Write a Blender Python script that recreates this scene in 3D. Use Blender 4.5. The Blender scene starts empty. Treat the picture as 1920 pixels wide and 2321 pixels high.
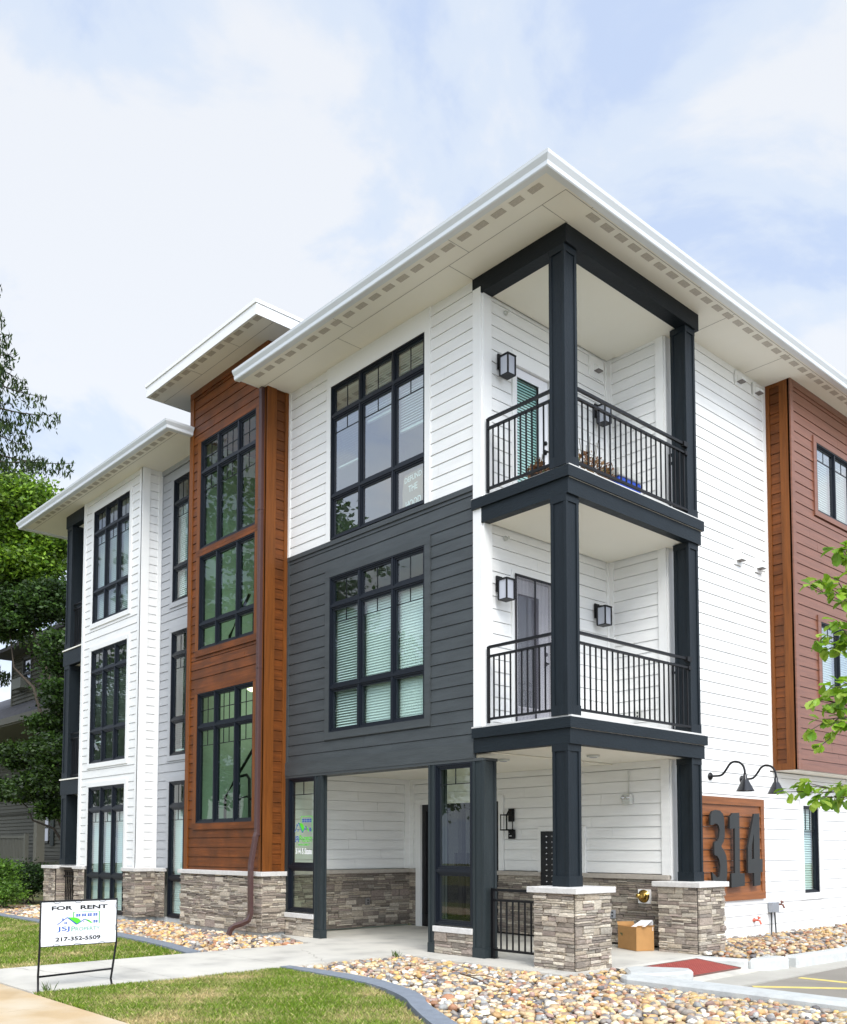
import bpy, math, random
import numpy as np
from mathutils import Vector, Matrix
from mathutils.geometry import tessellate_polygon
random.seed(7); RNG = np.random.default_rng(11)
R = math.radians
sc = bpy.context.scene
# ------------------------------------------------------------------ camera
F_PX, PX, PY = 2141.078, 960.0, 1790.561
YAW, PITCH, ROLL = R(47.6025534), R(3.458588159), R(0.045963968)
CAM = np.array([7.198, -9.0, 1.454])
_fw = np.array([-math.sin(YAW), math.cos(YAW), 0.]); _rt = np.array([math.cos(YAW), math.sin(YAW), 0.]); _up = np.array([0, 0, 1.])
FV = _fw*math.cos(PITCH)+_up*math.sin(PITCH); _U = _up*math.cos(PITCH)-_fw*math.sin(PITCH)
RV = _rt*math.cos(ROLL)+_U*math.sin(ROLL); UV = _U*math.cos(ROLL)-_rt*math.sin(ROLL)
def at(u, v, d):
    """world point whose measured place in the photograph is (u, v), d metres away"""
    return CAM + d*(FV + RV*(u-PX)/F_PX - UV*(v-PY)/F_PX)
cam = bpy.data.cameras.new('camera'); co = bpy.data.objects.new('camera', cam); sc.collection.objects.link(co)
m = Matrix.Identity(4)
for i in range(3):
    m[i][0] = RV[i]; m[i][1] = UV[i]; m[i][2] = -FV[i]; m[i][3] = CAM[i]
co.matrix_world = m
cam.sensor_fit = 'HORIZONTAL'; cam.sensor_width = 36.0; cam.lens = 36*F_PX/1920
cam.shift_y = (PY-1160.5)/1920; cam.clip_start = .05; cam.clip_end = 2000
sc.camera = co
# ------------------------------------------------------------------ world, sun, exposure
SUN = Vector((.80, -.40, .85)).normalized()
w = bpy.data.worlds.new('World'); sc.world = w; w.use_nodes = True
nt = w.node_tree; nt.nodes.clear(); N = nt.nodes.new; L = nt.links.new
out = N('ShaderNodeOutputWorld'); sky = N('ShaderNodeTexSky'); sky.sky_type = 'NISHITA'; sky.sun_disc = False
sky.sun_elevation = math.asin(SUN.z); sky.sun_rotation = math.atan2(SUN.x, SUN.y)
bs = N('ShaderNodeBackground'); bs.inputs[1].default_value = .10; L(sky.outputs[0], bs.inputs[0])
tc = N('ShaderNodeTexCoord'); sep = N('ShaderNodeSeparateXYZ'); L(tc.outputs['Generated'], sep.inputs[0])
def mth(op, a, b=None, c=None, clamp=False):
    n = N('ShaderNodeMath'); n.operation = op; n.use_clamp = clamp
    for i, x in enumerate((a, b, c)):
        if x is None: continue
        if isinstance(x, (int, float)): n.inputs[i].default_value = x
        else: L(x, n.inputs[i])
    return n.outputs[0]
dz = mth('ADD', mth('MAXIMUM', sep.outputs[2], 0.), .35)
cx = mth('DIVIDE', sep.outputs[0], dz); cyy = mth('DIVIDE', sep.outputs[1], dz)
cmb = N('ShaderNodeCombineXYZ'); L(cx, cmb.inputs[0]); L(cyy, cmb.inputs[1]); cmb.inputs[2].default_value = 3.4
n1 = N('ShaderNodeTexNoise'); n1.inputs['Scale'].default_value = 3.4; n1.inputs['Detail'].default_value = 7; n1.inputs['Roughness'].default_value = .56; n1.inputs['Distortion'].default_value = .35
L(cmb.outputs[0], n1.inputs['Vector'])
n2 = N('ShaderNodeTexNoise'); n2.inputs['Scale'].default_value = 1.9; n2.inputs['Detail'].default_value = 3; L(cmb.outputs[0], n2.inputs['Vector'])
mixn = mth('ADD', mth('MULTIPLY', n1.outputs[0], .80), mth('MULTIPLY', n2.outputs[0], .30))
cr = N('ShaderNodeValToRGB'); L(mixn, cr.inputs[0])
e = cr.color_ramp; e.interpolation = 'EASE'
e.elements[0].position = .46; e.elements[0].color = (.62, .74, .98, 1)
e.elements[1].position = .62; e.elements[1].color = (.92, .95, 1.0, 1)
mid = e.elements.new(.54); mid.color = (.77, .86, 1.0, 1)
lobe = N('ShaderNodeVectorMath'); lobe.operation = 'DOT_PRODUCT'; L(tc.outputs['Generated'], lobe.inputs[0]); lobe.inputs[1].default_value = SUN
lb = mth('POWER', mth('MAXIMUM', lobe.outputs['Value'], 0.), 2.0)
hz = mth('POWER', mth('SUBTRACT', 1., mth('MAXIMUM', sep.outputs[2], 0.)), 5.0)
stren = mth('ADD', mth('ADD', .545, mth('MULTIPLY', lb, 1.15)), mth('MULTIPLY', hz, .22))
bc = N('ShaderNodeBackground'); L(cr.outputs[0], bc.inputs[0]); L(stren, bc.inputs[1])
mx = N('ShaderNodeMixShader'); mx.inputs[0].default_value = .9; L(bs.outputs[0], mx.inputs[1]); L(bc.outputs[0], mx.inputs[2]); L(mx.outputs[0], out.inputs[0])
sl = bpy.data.lights.new('sun', 'SUN'); sl.energy = 1.5; sl.angle = R(28); sl.color = (1., .96, .90)
so = bpy.data.objects.new('sun', sl); sc.collection.objects.link(so)
so.rotation_euler = SUN.to_track_quat('Z', 'Y').to_euler(); so.location = (10, -10, 30)
sc.view_settings.view_transform = 'Standard'; sc.view_settings.look = 'None'; sc.view_settings.gamma = 1
sc.view_settings.exposure = .9
sc.cycles.max_bounces = 8; sc.cycles.diffuse_bounces = 4; sc.cycles.transparent_max_bounces = 12
# ------------------------------------------------------------------ materials
MATS = {}
def mat(name, col, rough=.6, var=0., vs=(3, 3, 3), bump=0., bs_=(40, 40, 40), metal=0., attr=False, spec=.5, det=4, var2=None, trans=0.):
    if name in MATS: return MATS[name]
    ma = bpy.data.materials.new(name); ma.use_nodes = True; t = ma.node_tree; b = t.nodes['Principled BSDF']
    MATS[name] = ma
    b.inputs['Roughness'].default_value = rough; b.inputs['Metallic'].default_value = metal
    b.inputs['Specular IOR Level'].default_value = spec
    c = t.nodes.new('ShaderNodeTexCoord')
    if attr:
        a = t.nodes.new('ShaderNodeAttribute'); a.attribute_name = 'Col'; src = a.outputs['Color']
    else:
        a = t.nodes.new('ShaderNodeRGB'); a.outputs[0].default_value = (*col, 1); src = a.outputs[0]
    if var > 0:
        mp = t.nodes.new('ShaderNodeMapping'); mp.inputs['Scale'].default_value = vs; t.links.new(c.outputs['Object'], mp.inputs[0])
        n = t.nodes.new('ShaderNodeTexNoise'); n.inputs['Scale'].default_value = 1; n.inputs['Detail'].default_value = det; n.inputs['Roughness'].default_value = .6
        t.links.new(mp.outputs[0], n.inputs['Vector'])
        mr = t.nodes.new('ShaderNodeMapRange'); mr.inputs[1].default_value = .25; mr.inputs[2].default_value = .75
        mr.inputs[3].default_value = 1-var; mr.inputs[4].default_value = 1+var; t.links.new(n.outputs[0], mr.inputs[0])
        mm = t.nodes.new('ShaderNodeMix'); mm.data_type = 'RGBA'; mm.blend_type = 'MULTIPLY'; mm.inputs[0].default_value = 1
        t.links.new(src, mm.inputs[6]); t.links.new(mr.outputs[0], mm.inputs[7]); src = mm.outputs[2]
        if var2:
            n3 = t.nodes.new('ShaderNodeTexNoise'); n3.inputs['Scale'].default_value = var2[1]; n3.inputs['Detail'].default_value = 5
            t.links.new(c.outputs['Object'], n3.inputs['Vector'])
            m3 = t.nodes.new('ShaderNodeMapRange'); m3.inputs[1].default_value = .42; m3.inputs[2].default_value = .68; t.links.new(n3.outputs[0], m3.inputs[0])
            mm2 = t.nodes.new('ShaderNodeMix'); mm2.data_type = 'RGBA'; t.links.new(m3.outputs[0], mm2.inputs[0]); t.links.new(src, mm2.inputs[6]); mm2.inputs[7].default_value = (*var2[0], 1); src = mm2.outputs[2]
    t.links.new(src, b.inputs['Base Color'])
    if bump > 0:
        mp = t.nodes.new('ShaderNodeMapping'); mp.inputs['Scale'].default_value = bs_; t.links.new(c.outputs['Object'], mp.inputs[0])
        n = t.nodes.new('ShaderNodeTexNoise'); n.inputs['Scale'].default_value = 1; n.inputs['Detail'].default_value = 5; n.inputs['Distortion'].default_value = .6
        t.links.new(mp.outputs[0], n.inputs['Vector'])
        bp = t.nodes.new('ShaderNodeBump'); bp.inputs['Strength'].default_value = bump; bp.inputs['Distance'].default_value = .01
        t.links.new(n.outputs[0], bp.inputs['Height']); t.links.new(bp.outputs[0], b.inputs['Normal'])
    if trans > 0:
        tb = t.nodes.new('ShaderNodeBsdfTranslucent'); t.links.new(src, tb.inputs[0]); ms = t.nodes.new('ShaderNodeMixShader'); ms.inputs[0].default_value = trans
        o = t.nodes['Material Output']; t.links.new(b.outputs[0], ms.inputs[1]); t.links.new(tb.outputs[0], ms.inputs[2]); t.links.new(ms.outputs[0], o.inputs[0])
    return ma
def glass(name, tint, refl=1.6, minr=.06, wav=.0):
    ma = bpy.data.materials.new(name); ma.use_nodes = True; t = ma.node_tree; t.nodes.clear(); MATS[name] = ma
    o = t.nodes.new('ShaderNodeOutputMaterial'); tr = t.nodes.new('ShaderNodeBsdfTransparent'); tr.inputs[0].default_value = (*tint, 1)
    g = t.nodes.new('ShaderNodeBsdfGlossy'); g.inputs['Roughness'].default_value = .0
    fr = t.nodes.new('ShaderNodeFresnel'); fr.inputs[0].default_value = 1.5
    mu = t.nodes.new('ShaderNodeMath'); mu.operation = 'MULTIPLY_ADD'; mu.use_clamp = True; mu.inputs[1].default_value = refl; mu.inputs[2].default_value = minr
    t.links.new(fr.outputs[0], mu.inputs[0]); ms = t.nodes.new('ShaderNodeMixShader')
    ge = t.nodes.new('ShaderNodeNewGeometry'); mf = t.nodes.new('ShaderNodeMix'); t.links.new(ge.outputs['Backfacing'], mf.inputs[0]); t.links.new(mu.outputs[0], mf.inputs[2]); mf.inputs[3].default_value = .08; t.links.new(mf.outputs[0], ms.inputs[0])
    t.links.new(tr.outputs[0], ms.inputs[1]); t.links.new(g.outputs[0], ms.inputs[2]); t.links.new(ms.outputs[0], o.inputs[0])
    if wav:
        n = t.nodes.new('ShaderNodeTexNoise'); n.inputs['Scale'].default_value = 1.6; c = t.nodes.new('ShaderNodeTexCoord'); t.links.new(c.outputs['Object'], n.inputs['Vector'])
        bp = t.nodes.new('ShaderNodeBump'); bp.inputs['Strength'].default_value = wav; bp.inputs['Distance'].default_value = .02; t.links.new(n.outputs[0], bp.inputs['Height']); t.links.new(bp.outputs[0], g.inputs['Normal'])
    return ma
def emit(name, col, s):
    ma = bpy.data.materials.new(name); ma.use_nodes = True; b = ma.node_tree.nodes['Principled BSDF']
    b.inputs['Base Color'].default_value = (*col, 1); b.inputs['Emission Color'].default_value = (*col, 1); b.inputs['Emission Strength'].default_value = s; return ma
GR = (6, 6, 60)       # wood grain running along the boards
WHITE = mat('white_paint', (.80, .80, .78), .5, .06, (1.5, 1.5, 9), .22, GR)
WTRIM = mat('white_trim', (.82, .82, .80), .45, .03, (1, 1, 1), .05, (60, 60, 8))
GRAY = mat('charcoal_siding_paint', (.049, .057, .060), .48, .22, (1.5, 1.5, 9), .35, (7, 7, 70))
DARK = mat('dark_trim_paint', (.0095, .0150, .0195), .50, .20, (2, 2, 8), .45, (14, 14, 60), spec=.25)
DARKV = mat('dark_column_paint', (.0095, .0145, .019), .48, .20, (12, 12, 2), .40, (70, 70, 14), spec=.25)
PIL = mat('charcoal_pilaster_paint', (.022, .030, .033), .50, .18, (12, 12, 2), .40, (70, 70, 14), spec=.3)
LGRAY = mat('light_gray_paint', (.36, .372, .39), .5, .05, (1.2, 1.2, 7), .15, GR)
BROWN = mat('brown_stained_siding', (.150, .043, .0075), .45, .48, (1.3, 1.3, 26), .3, (5, 5, 90), spec=.28, var2=((.090, .028, .006), 2.6))
BROWNV = mat('brown_stained_trim', (.165, .052, .009), .45, .36, (26, 26, 1.3), .2, (90, 90, 5), spec=.28)
BLACK = mat('black_window_frame', (.007, .010, .016), .36, spec=.35)
MUNT = mat('black_muntin', (.006, .008, .010), .4, spec=.3)
METAL = mat('black_metal', (.005, .005, .006), .45, spec=.3)
SOFF = mat('soffit_panel', (.86, .835, .75), .6, .03, (1, 1, 1))
CEIL = mat('porch_ceiling', (.84, .81, .71), .6, .02, (1, 1, 1))
VENT = mat('vent_mesh', (.50, .46, .40), .7, .35, (160, 160, 160))
GUT = mat('white_gutter', (.70, .73, .75), .3)
ROOFM = mat('roof_shingle', (.10, .10, .10), .9, .3, (9, 9, 9))
STONE = mat('ledge_stone', (0, 0, 0), .78, .34, (26, 26, 55), 1.0, (45, 45, 80), attr=True)
MORT = mat('stone_joint', (.035, .03, .027), .95)
CAP = mat('cast_stone_cap', (.62, .60, .57), .75, .10, (14, 14, 14), .7, (30, 30, 30))
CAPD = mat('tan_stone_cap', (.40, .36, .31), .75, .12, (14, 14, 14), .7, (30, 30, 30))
CONC = mat('light_concrete', (.62, .59, .52), .85, .12, (1.6, 1.6, 1.6), .25, (60, 60, 60), var2=((.43, .41, .365), 1.6))
CONCK = mat('curb_concrete', (.52, .53, .51), .85, .12, (7, 7, 7), .5, (45, 45, 45))
TAN = mat('tan_sidewalk_concrete', (.50, .36, .20), .85, .12, (2, 2, 2), .3, (50, 50, 50), var2=((.56, .47, .34), 1.1))
LOT = mat('lot_concrete', (.27, .245, .205), .9, .12, (1.2, 1.2, 1.2), .3, (50, 50, 50), var2=((.22, .20, .17), .8))
ROADM = mat('asphalt', (.06, .06, .06), .9, .15, (5, 5, 5), .3, (80, 80, 80))
EDGE = mat('gray_edging_concrete', (.20, .225, .262), .8, .14, (9, 9, 9), .7, (50, 50, 50))
SOIL = mat('lawn_soil', (.10, .12, .03), .95, .3, (6, 6, 6), var2=((.26, .21, .09), 1.1))
ROCKB = mat('rock_bed_soil', (.10, .075, .05), .95, .3, (12, 12, 12))
ROCK = mat('river_rock', (0, 0, 0), .6, .20, (45, 45, 45), .25, (60, 60, 60), attr=True)
GRASS = mat('grass_blade', (0, 0, 0), .55, attr=True, trans=.3)
LEAF = mat('leaf', (0, 0, 0), .5, attr=True, trans=.38)
BARK = mat('bark', (.055, .042, .03), .9, .3, (9, 9, 3), .8, (30, 30, 8))
YEL = mat('yellow_line_paint', (.68, .55, .16), .7, .15, (9, 9, 9))
RED = mat('red_tactile_mat', (.40, .085, .065), .6, .1, (8, 8, 8))
WALLIN = mat('interior_wall', (.62, .62, .55), .8)
STAIRIN = mat('stairwell_wall', (.46, .52, .44), .8)
FLOORIN = mat('interior_floor', (.16, .13, .10), .6)
BLIND = mat('white_blind', (.90, .90, .89), .5, trans=.12)
GLASS = glass('window_glass', (.80, .945, .90), 1.7, .05, .03)
GLASS3 = glass('window_glass_clear', (.80, .95, .90), 2.8, .30, .02)
GLASSB = glass('stair_glass', (.60, .81, .70), 1.1, .03, .03)
DOORG = glass('door_glass', (.70, .94, .90), 1.1, .03)
DKDOOR = mat('black_door_frame', (.006, .006, .008), .4)
DOORW = mat('white_door_paint', (.80, .80, .82), .35)
DSP = mat('brown_downspout', (.085, .045, .042), .28)
FROST = mat('frosted_lamp_glass', (.44, .46, .51), .25)
PLAST = mat('white_plastic', (.55, .56, .52), .35)
def solid(n, c, r=.5, m_=0.): return mat(n, c, r, metal=m_)
# ------------------------------------------------------------------ mesh builder
class MB:
    def __init__(s): s.v = []; s.f = []; s.mi = []; s.col = []; s.sm = []
    def poly(s, pts, mi=0, col=None, sm=False):
        b = len(s.v); s.v += [tuple(p) for p in pts]; s.f.append(tuple(range(b, b+len(pts)))); s.mi.append(mi); s.col.append(col); s.sm.append(sm)
    def face(s, idx, mi=0, col=None, sm=False): s.f.append(tuple(idx)); s.mi.append(mi); s.col.append(col); s.sm.append(sm)
    def box(s, x0, x1, y0, y1, z0, z1, mi=0, col=None):
        if x0 > x1: x0, x1 = x1, x0
        if y0 > y1: y0, y1 = y1, y0
        if z0 > z1: z0, z1 = z1, z0
        b = len(s.v); s.v += [(x0, y0, z0), (x1, y0, z0), (x1, y1, z0), (x0, y1, z0), (x0, y0, z1), (x1, y0, z1), (x1, y1, z1), (x0, y1, z1)]
        for q in ((0, 3, 2, 1), (4, 5, 6, 7), (0, 1, 5, 4), (1, 2, 6, 5), (2, 3, 7, 6), (3, 0, 4, 7)): s.face([b+i for i in q], mi, col)
    def prism(s, pts, z0, z1, mi=0, col=None):
        a = sum(pts[i][0]*pts[(i+1) % len(pts)][1]-pts[(i+1) % len(pts)][0]*pts[i][1] for i in range(len(pts)))
        if a < 0: pts = pts[::-1]
        n = len(pts); b = len(s.v); s.v += [(p[0], p[1], z0) for p in pts]+[(p[0], p[1], z1) for p in pts]
        s.face([b+i for i in range(n)][::-1], mi, col); s.face([b+n+i for i in range(n)], mi, col)
        for i in range(n): j = (i+1) % n; s.face([b+i, b+j, b+n+j, b+n+i], mi, col)
    def tube(s, path, r, seg=8, mi=0, cap=True, col=None):
        P = [Vector(p) for p in path]; rr = r if isinstance(r, (list, tuple)) else [r]*len(P); rings = []
        for i, p in enumerate(P):
            d = (P[min(i+1, len(P)-1)]-P[max(i-1, 0)]).normalized(); a = Vector((0, 0, 1)) if abs(d.z) < .9 else Vector((1, 0, 0))
            x = d.cross(a).normalized(); y = d.cross(x); b = len(s.v)
            s.v += [tuple(p+rr[i]*(math.cos(t)*x+math.sin(t)*y)) for t in [2*math.pi*k/seg for k in range(seg)]]; rings.append(b)
        for i in range(len(P)-1):
            for k in range(seg):
                s.face([rings[i]+k, rings[i]+(k+1) % seg, rings[i+1]+(k+1) % seg, rings[i+1]+k], mi, col, True)
        if cap: s.face([rings[0]+k for k in range(seg)], mi, col); s.face([rings[-1]+k for k in range(seg)][::-1], mi, col)
    def lathe(s, c, prof, seg=20, axis=(0, 0, 1), mi=0):
        ax = Vector(axis).normalized(); a = Vector((1, 0, 0)) if abs(ax.x) < .9 else Vector((0, 1, 0)); x = ax.cross(a).normalized(); y = ax.cross(x); c = Vector(c); rings = []
        for r, h in prof:
            b = len(s.v); s.v += [tuple(c+ax*h+r*(math.cos(t)*x+math.sin(t)*y)) for t in [2*math.pi*k/seg for k in range(seg)]]; rings.append(b)
        for i in range(len(prof)-1):
            for k in range(seg): s.face([rings[i]+k, rings[i]+(k+1) % seg, rings[i+1]+(k+1) % seg, rings[i+1]+k], mi, None, True)
        s.face([rings[0]+k for k in range(seg)], mi); s.face([rings[-1]+k for k in range(seg)], mi)
    def build(s, name, mats, parent=None, label=None, bevel=0):
        me = bpy.data.meshes.new(name); me.from_pydata(s.v, [], s.f)
        if not isinstance(mats, (list, tuple)): mats = [mats]
        for q in mats: me.materials.append(q)
        me.polygons.foreach_set('material_index', s.mi); me.polygons.foreach_set('use_smooth', s.sm)
        if any(c is not None for c in s.col):
            ca = me.color_attributes.new('Col', 'FLOAT_COLOR', 'CORNER'); arr = []
            for f, c in zip(s.f, s.col): arr += [*(c or (.5, .5, .5)), 1.]*len(f)
            ca.data.foreach_set('color', arr)
        me.update(); return link(name, me, parent, label, bevel)
def link(name, me, parent=None, label=None, bevel=0):
    o = bpy.data.objects.new(name, me); sc.collection.objects.link(o)
    if parent is not None: o.parent = parent; o.matrix_parent_inverse = parent.matrix_world.inverted() if parent.matrix_world != Matrix.Identity(4) else Matrix.Identity(4)
    if label: o['label'] = label
    if bevel: b = o.modifiers.new('b', 'BEVEL'); b.width = bevel; b.segments = 2; b.limit_method = 'ANGLE'
    return o
def tag(o, label=None, cat=None, group=None, kind=None):
    for k, v in (('label', label), ('category', cat), ('group', group), ('kind', kind)):
        if v: o[k] = v
    return o
ROOTS = {}
def thing(name, label, cat, loc=(0, 0, 0), group=None):
    """Empty at the thing's base; parts are built in world coordinates and shifted"""
    o = bpy.data.objects.new(name, None); sc.collection.objects.link(o); o.location = loc; o.empty_display_size = .1
    o.matrix_world = Matrix.Translation(loc)
    return tag(o, label, cat, group)
def structure(name, mb, m_): o = mb.build(name, m_); o['kind'] = 'structure'; return o
def numpy_mesh(name, V, Fc, C, m_, smooth=False, nper=3):
    """V (n,3), faces (k,nper), colours per face (k,3)"""
    me = bpy.data.meshes.new(name); me.vertices.add(len(V)); me.vertices.foreach_set('co', np.asarray(V, np.float32).ravel())
    k = len(Fc); me.loops.add(k*nper); me.loops.foreach_set('vertex_index', np.asarray(Fc, np.int32).ravel())
    me.polygons.add(k); me.polygons.foreach_set('loop_start', np.arange(k, dtype=np.int32)*nper); me.polygons.foreach_set('loop_total', np.full(k, nper, np.int32))
    if smooth: me.polygons.foreach_set('use_smooth', np.ones(k, bool))
    me.update(calc_edges=True)
    ca = me.color_attributes.new('Col', 'FLOAT_COLOR', 'CORNER'); cc = np.ones((k, nper, 4), np.float32); cc[:, :, :3] = np.asarray(C)[:, None, :]; ca.data.foreach_set('color', cc.ravel())
    me.materials.append(m_); me.validate(); return me
# wall frames: u runs along the wall, d outwards
class FrY:       # faces -y at y = c
    def __init__(s, c): s.c = c
    def p(s, u, d, z): return (u, s.c-d, z)
class FrX:       # faces +x at x = c
    def __init__(s, c): s.c = c
    def p(s, u, d, z): return (s.c+d, u, z)
def fbox(mb, fr, u0, u1, d0, d1, z0, z1, mi=0, col=None):
    a = fr.p(u0, d0, z0); b = fr.p(u1, d1, z1); mb.box(a[0], b[0], a[1], b[1], a[2], b[2], mi, col)
def cut(u0, u1, z0, z1, holes):
    zs = sorted({z0, z1, *[h[2] for h in holes if z0 < h[2] < z1], *[h[3] for h in holes if z0 < h[3] < z1]})
    for a, b in zip(zs, zs[1:]):
        m_ = (a+b)/2; seg = [(u0, u1)]
        for h in holes:
            if h[2] < m_ < h[3]:
                ns = []
                for s0, s1 in seg:
                    if h[1] <= s0 or h[0] >= s1: ns.append((s0, s1)); continue
                    if s0 < h[0]: ns.append((s0, h[0]))
                    if s1 > h[1]: ns.append((h[1], s1))
                seg = ns
        for s0, s1 in seg: yield s0, s1, a, b
EXP = .172; JR = random.Random(5)
def siding(mb, fr, u0, u1, z0, z1, phase=1.579, holes=(), mi=0, back=True, prd=.013):
    k0 = math.floor((z0-phase)/EXP); k = k0
    while phase+k*EXP < z1:
        zb = phase+k*EXP; zt = zb+EXP; a, b = max(zb+.0058, z0), min(zt, z1); k += 1
        if b-a < .008: continue
        dep = lambda z: .002+(prd-.002)*(zt-z)/EXP
        js = []; ju = u0+JR.uniform(.5, 3.4)
        while ju < u1-.3: js.append((ju-.0016, ju+.0016, a-1, b+1)); ju += JR.choice([1.83, 2.44, 3.66])
        for s0, s1, za, zc in cut(u0, u1, a, b, list(holes)+js):
            da, dc = dep(za)+JR.uniform(-.0012, .0012), dep(zc)
            q = [fr.p(s0, da, za), fr.p(s1, da, za), fr.p(s1, dc, zc), fr.p(s0, dc, zc)]; mb.poly(q, mi)
            if za < a+1e-6: mb.poly([fr.p(s0, -.03, za), fr.p(s1, -.03, za), fr.p(s1, da, za), fr.p(s0, da, za)], mi)
            mb.poly([fr.p(s0, -.03, za), fr.p(s0, da, za), fr.p(s0, dc, zc), fr.p(s0, -.03, zc)], mi)
            mb.poly([fr.p(s1, -.03, za), fr.p(s1, da, za), fr.p(s1, dc, zc), fr.p(s1, -.03, zc)], mi)
            # top ledge closes the gap
            mb.poly([fr.p(s0, -.03, zc), fr.p(s1, -.03, zc), fr.p(s1, dc, zc), fr.p(s0, dc, zc)], mi)
    if back:
        for s0, s1, za, zc in cut(u0, u1, z0, z1, holes): mb.poly([fr.p(s0, -.03, za), fr.p(s1, -.03, za), fr.p(s1, -.03, zc), fr.p(s0, -.03, zc)], mi)
PAL = [(.33, .29, .25), (.27, .235, .205), (.40, .36, .31), (.21, .185, .165), (.47, .43, .38), (.31, .265, .235), (.37, .325, .27), (.25, .22, .20), (.35, .325, .29), (.52, .48, .42), (.28, .235, .215), (.42, .38, .32)]
def stones(mb, fr, u0, u1, z0, z1, seed, base=.05, holes=(), tone=1.):
    rd = random.Random(seed); z = z0
    for s0, s1, a, b in cut(u0, u1, z0, z1, holes): mb.poly([fr.p(s0, base-.014, a), fr.p(s1, base-.014, a), fr.p(s1, base-.014, b), fr.p(s0, base-.014, b)], 1)
    def one(a0, a1, zz0, zz1):
        g = .0028; a0 += g; a1 -= g; zz0 += g; zz1 -= g
        if a1-a0 < .015 or zz1-zz0 < .01: return
        for h in holes:
            if a0 < h[1] and a1 > h[0] and zz0 < h[3] and zz1 > h[2]: return
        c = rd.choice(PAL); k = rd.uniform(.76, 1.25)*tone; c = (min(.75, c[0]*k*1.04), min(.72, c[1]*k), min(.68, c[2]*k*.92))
        d = base+rd.uniform(-.005, .022); j = lambda: rd.uniform(-.006, .006)
        fp = [fr.p(a0, d+j(), zz0), fr.p(a1, d+j(), zz0), fr.p(a1, d+j(), zz1), fr.p(a0, d+j(), zz1)]
        bk = [fr.p(a0, base-.02, zz0), fr.p(a1, base-.02, zz0), fr.p(a1, base-.02, zz1), fr.p(a0, base-.02, zz1)]
        # bulge point
        cx_ = [sum(p[i] for p in fp)/4 for i in range(3)]; ce = fr.p(0, rd.uniform(0, .008), 0); z_ = fr.p(0, 0, 0); cx_ = tuple(cx_[i]+ce[i]-z_[i] for i in range(3))
        b = len(mb.v); mb.v += fp+bk+[cx_]
        for i in range(4):
            mb.face([b+i, b+(i+1) % 4, b+8], 0, c); mb.face([b+i, b+(i+1) % 4, b+4+(i+1) % 4, b+4+i], 0, c)
    while z < z1-.01:
        H = rd.choice([.075, .09, .105, .12]); H = min(H, z1-z)
        if z1-(z+H) < .035: H = z1-z
        u = u0
        while u < u1-.01:
            W = rd.uniform(.11, .36); W = min(W, u1-u)
            if u1-(u+W) < .06: W = u1-u
            n = rd.choices([1, 2, 3], [17, 45, 38])[0]
            if H < .07: n = min(n, 2)
            cuts = [0]+sorted(rd.uniform(.3, .7) if n == 2 else q for q in ([.5] if n == 2 else [rd.uniform(.25, .38), rd.uniform(.6, .75)] if n == 3 else []))+[1]
            for c0, c1 in zip(cuts, cuts[1:]):
                if n > 1 and W > .2 and rd.random() < .35:
                    mdl = u+W*rd.uniform(.35, .65); one(u, mdl, z+H*c0, z+H*c1); one(mdl, u+W, z+H*c0, z+H*c1)
                else: one(u, u+W, z+H*c0, z+H*c1)
            u += W
        z += H
# ------------------------------------------------------------------ text
def text_geo(s_, size=1., bold=0., spacing=1., shear=0.):
    cu = bpy.data.curves.new('t', 'FONT'); cu.body = s_; cu.size = size; cu.align_x = 'CENTER'; cu.offset = bold; cu.space_character = spacing; cu.shear = shear; cu.resolution_u = 3
    o = bpy.data.objects.new('t', cu); sc.collection.objects.link(o); dg = bpy.context.evaluated_depsgraph_get(); me = bpy.data.meshes.new_from_object(o.evaluated_get(dg))
    V = [tuple(v.co) for v in me.vertices]; Fs = [tuple(p.vertices) for p in me.polygons]
    bpy.data.objects.remove(o); bpy.data.curves.remove(cu); bpy.data.meshes.remove(me)
    return V, Fs
def text_on(mb, s_, tf, u, z, w_, h_, mi, bold=0., spacing=1., shear=0.):
    """text stretched to width w_, height h_ with its centre bottom at (u, z); tf maps (u, z) to a 3D point"""
    V, Fs = text_geo(s_, 1., bold, spacing, shear); xs = [v[0] for v in V]; ys = [v[1] for v in V]
    if not V: return
    x0, x1, y0, y1 = min(xs), max(xs), min(ys), max(ys)
    b = len(mb.v); mb.v += [tuple(tf(u+((v[0]-x0)/(x1-x0)-.5)*w_, z+(v[1]-y0)/(y1-y0)*h_)) for v in V]
    for f in Fs: mb.face([b+i for i in f], mi)
def poly2(mb, outer, tf, tfb=None, holes=(), mi=0):
    loops = [outer]+list(holes); P = [Vector((a, b, 0)) for l in loops for a, b in l]
    tri = tessellate_polygon([[Vector((a, b, 0)) for a, b in l] for l in loops]); b = len(mb.v); mb.v += [tuple(tf(p.x, p.y)) for p in P]
    for t in tri: mb.face([b+i for i in t], mi)
    if tfb:
        c = len(mb.v); mb.v += [tuple(tfb(p.x, p.y)) for p in P]; k = 0
        for t in tri: mb.face([c+i for i in t][::-1], mi)
        for l in loops:
            n = len(l)
            for i in range(n): j = (i+1) % n; mb.face([b+k+i, b+k+j, c+k+j, c+k+i], mi)
            k += n
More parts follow.
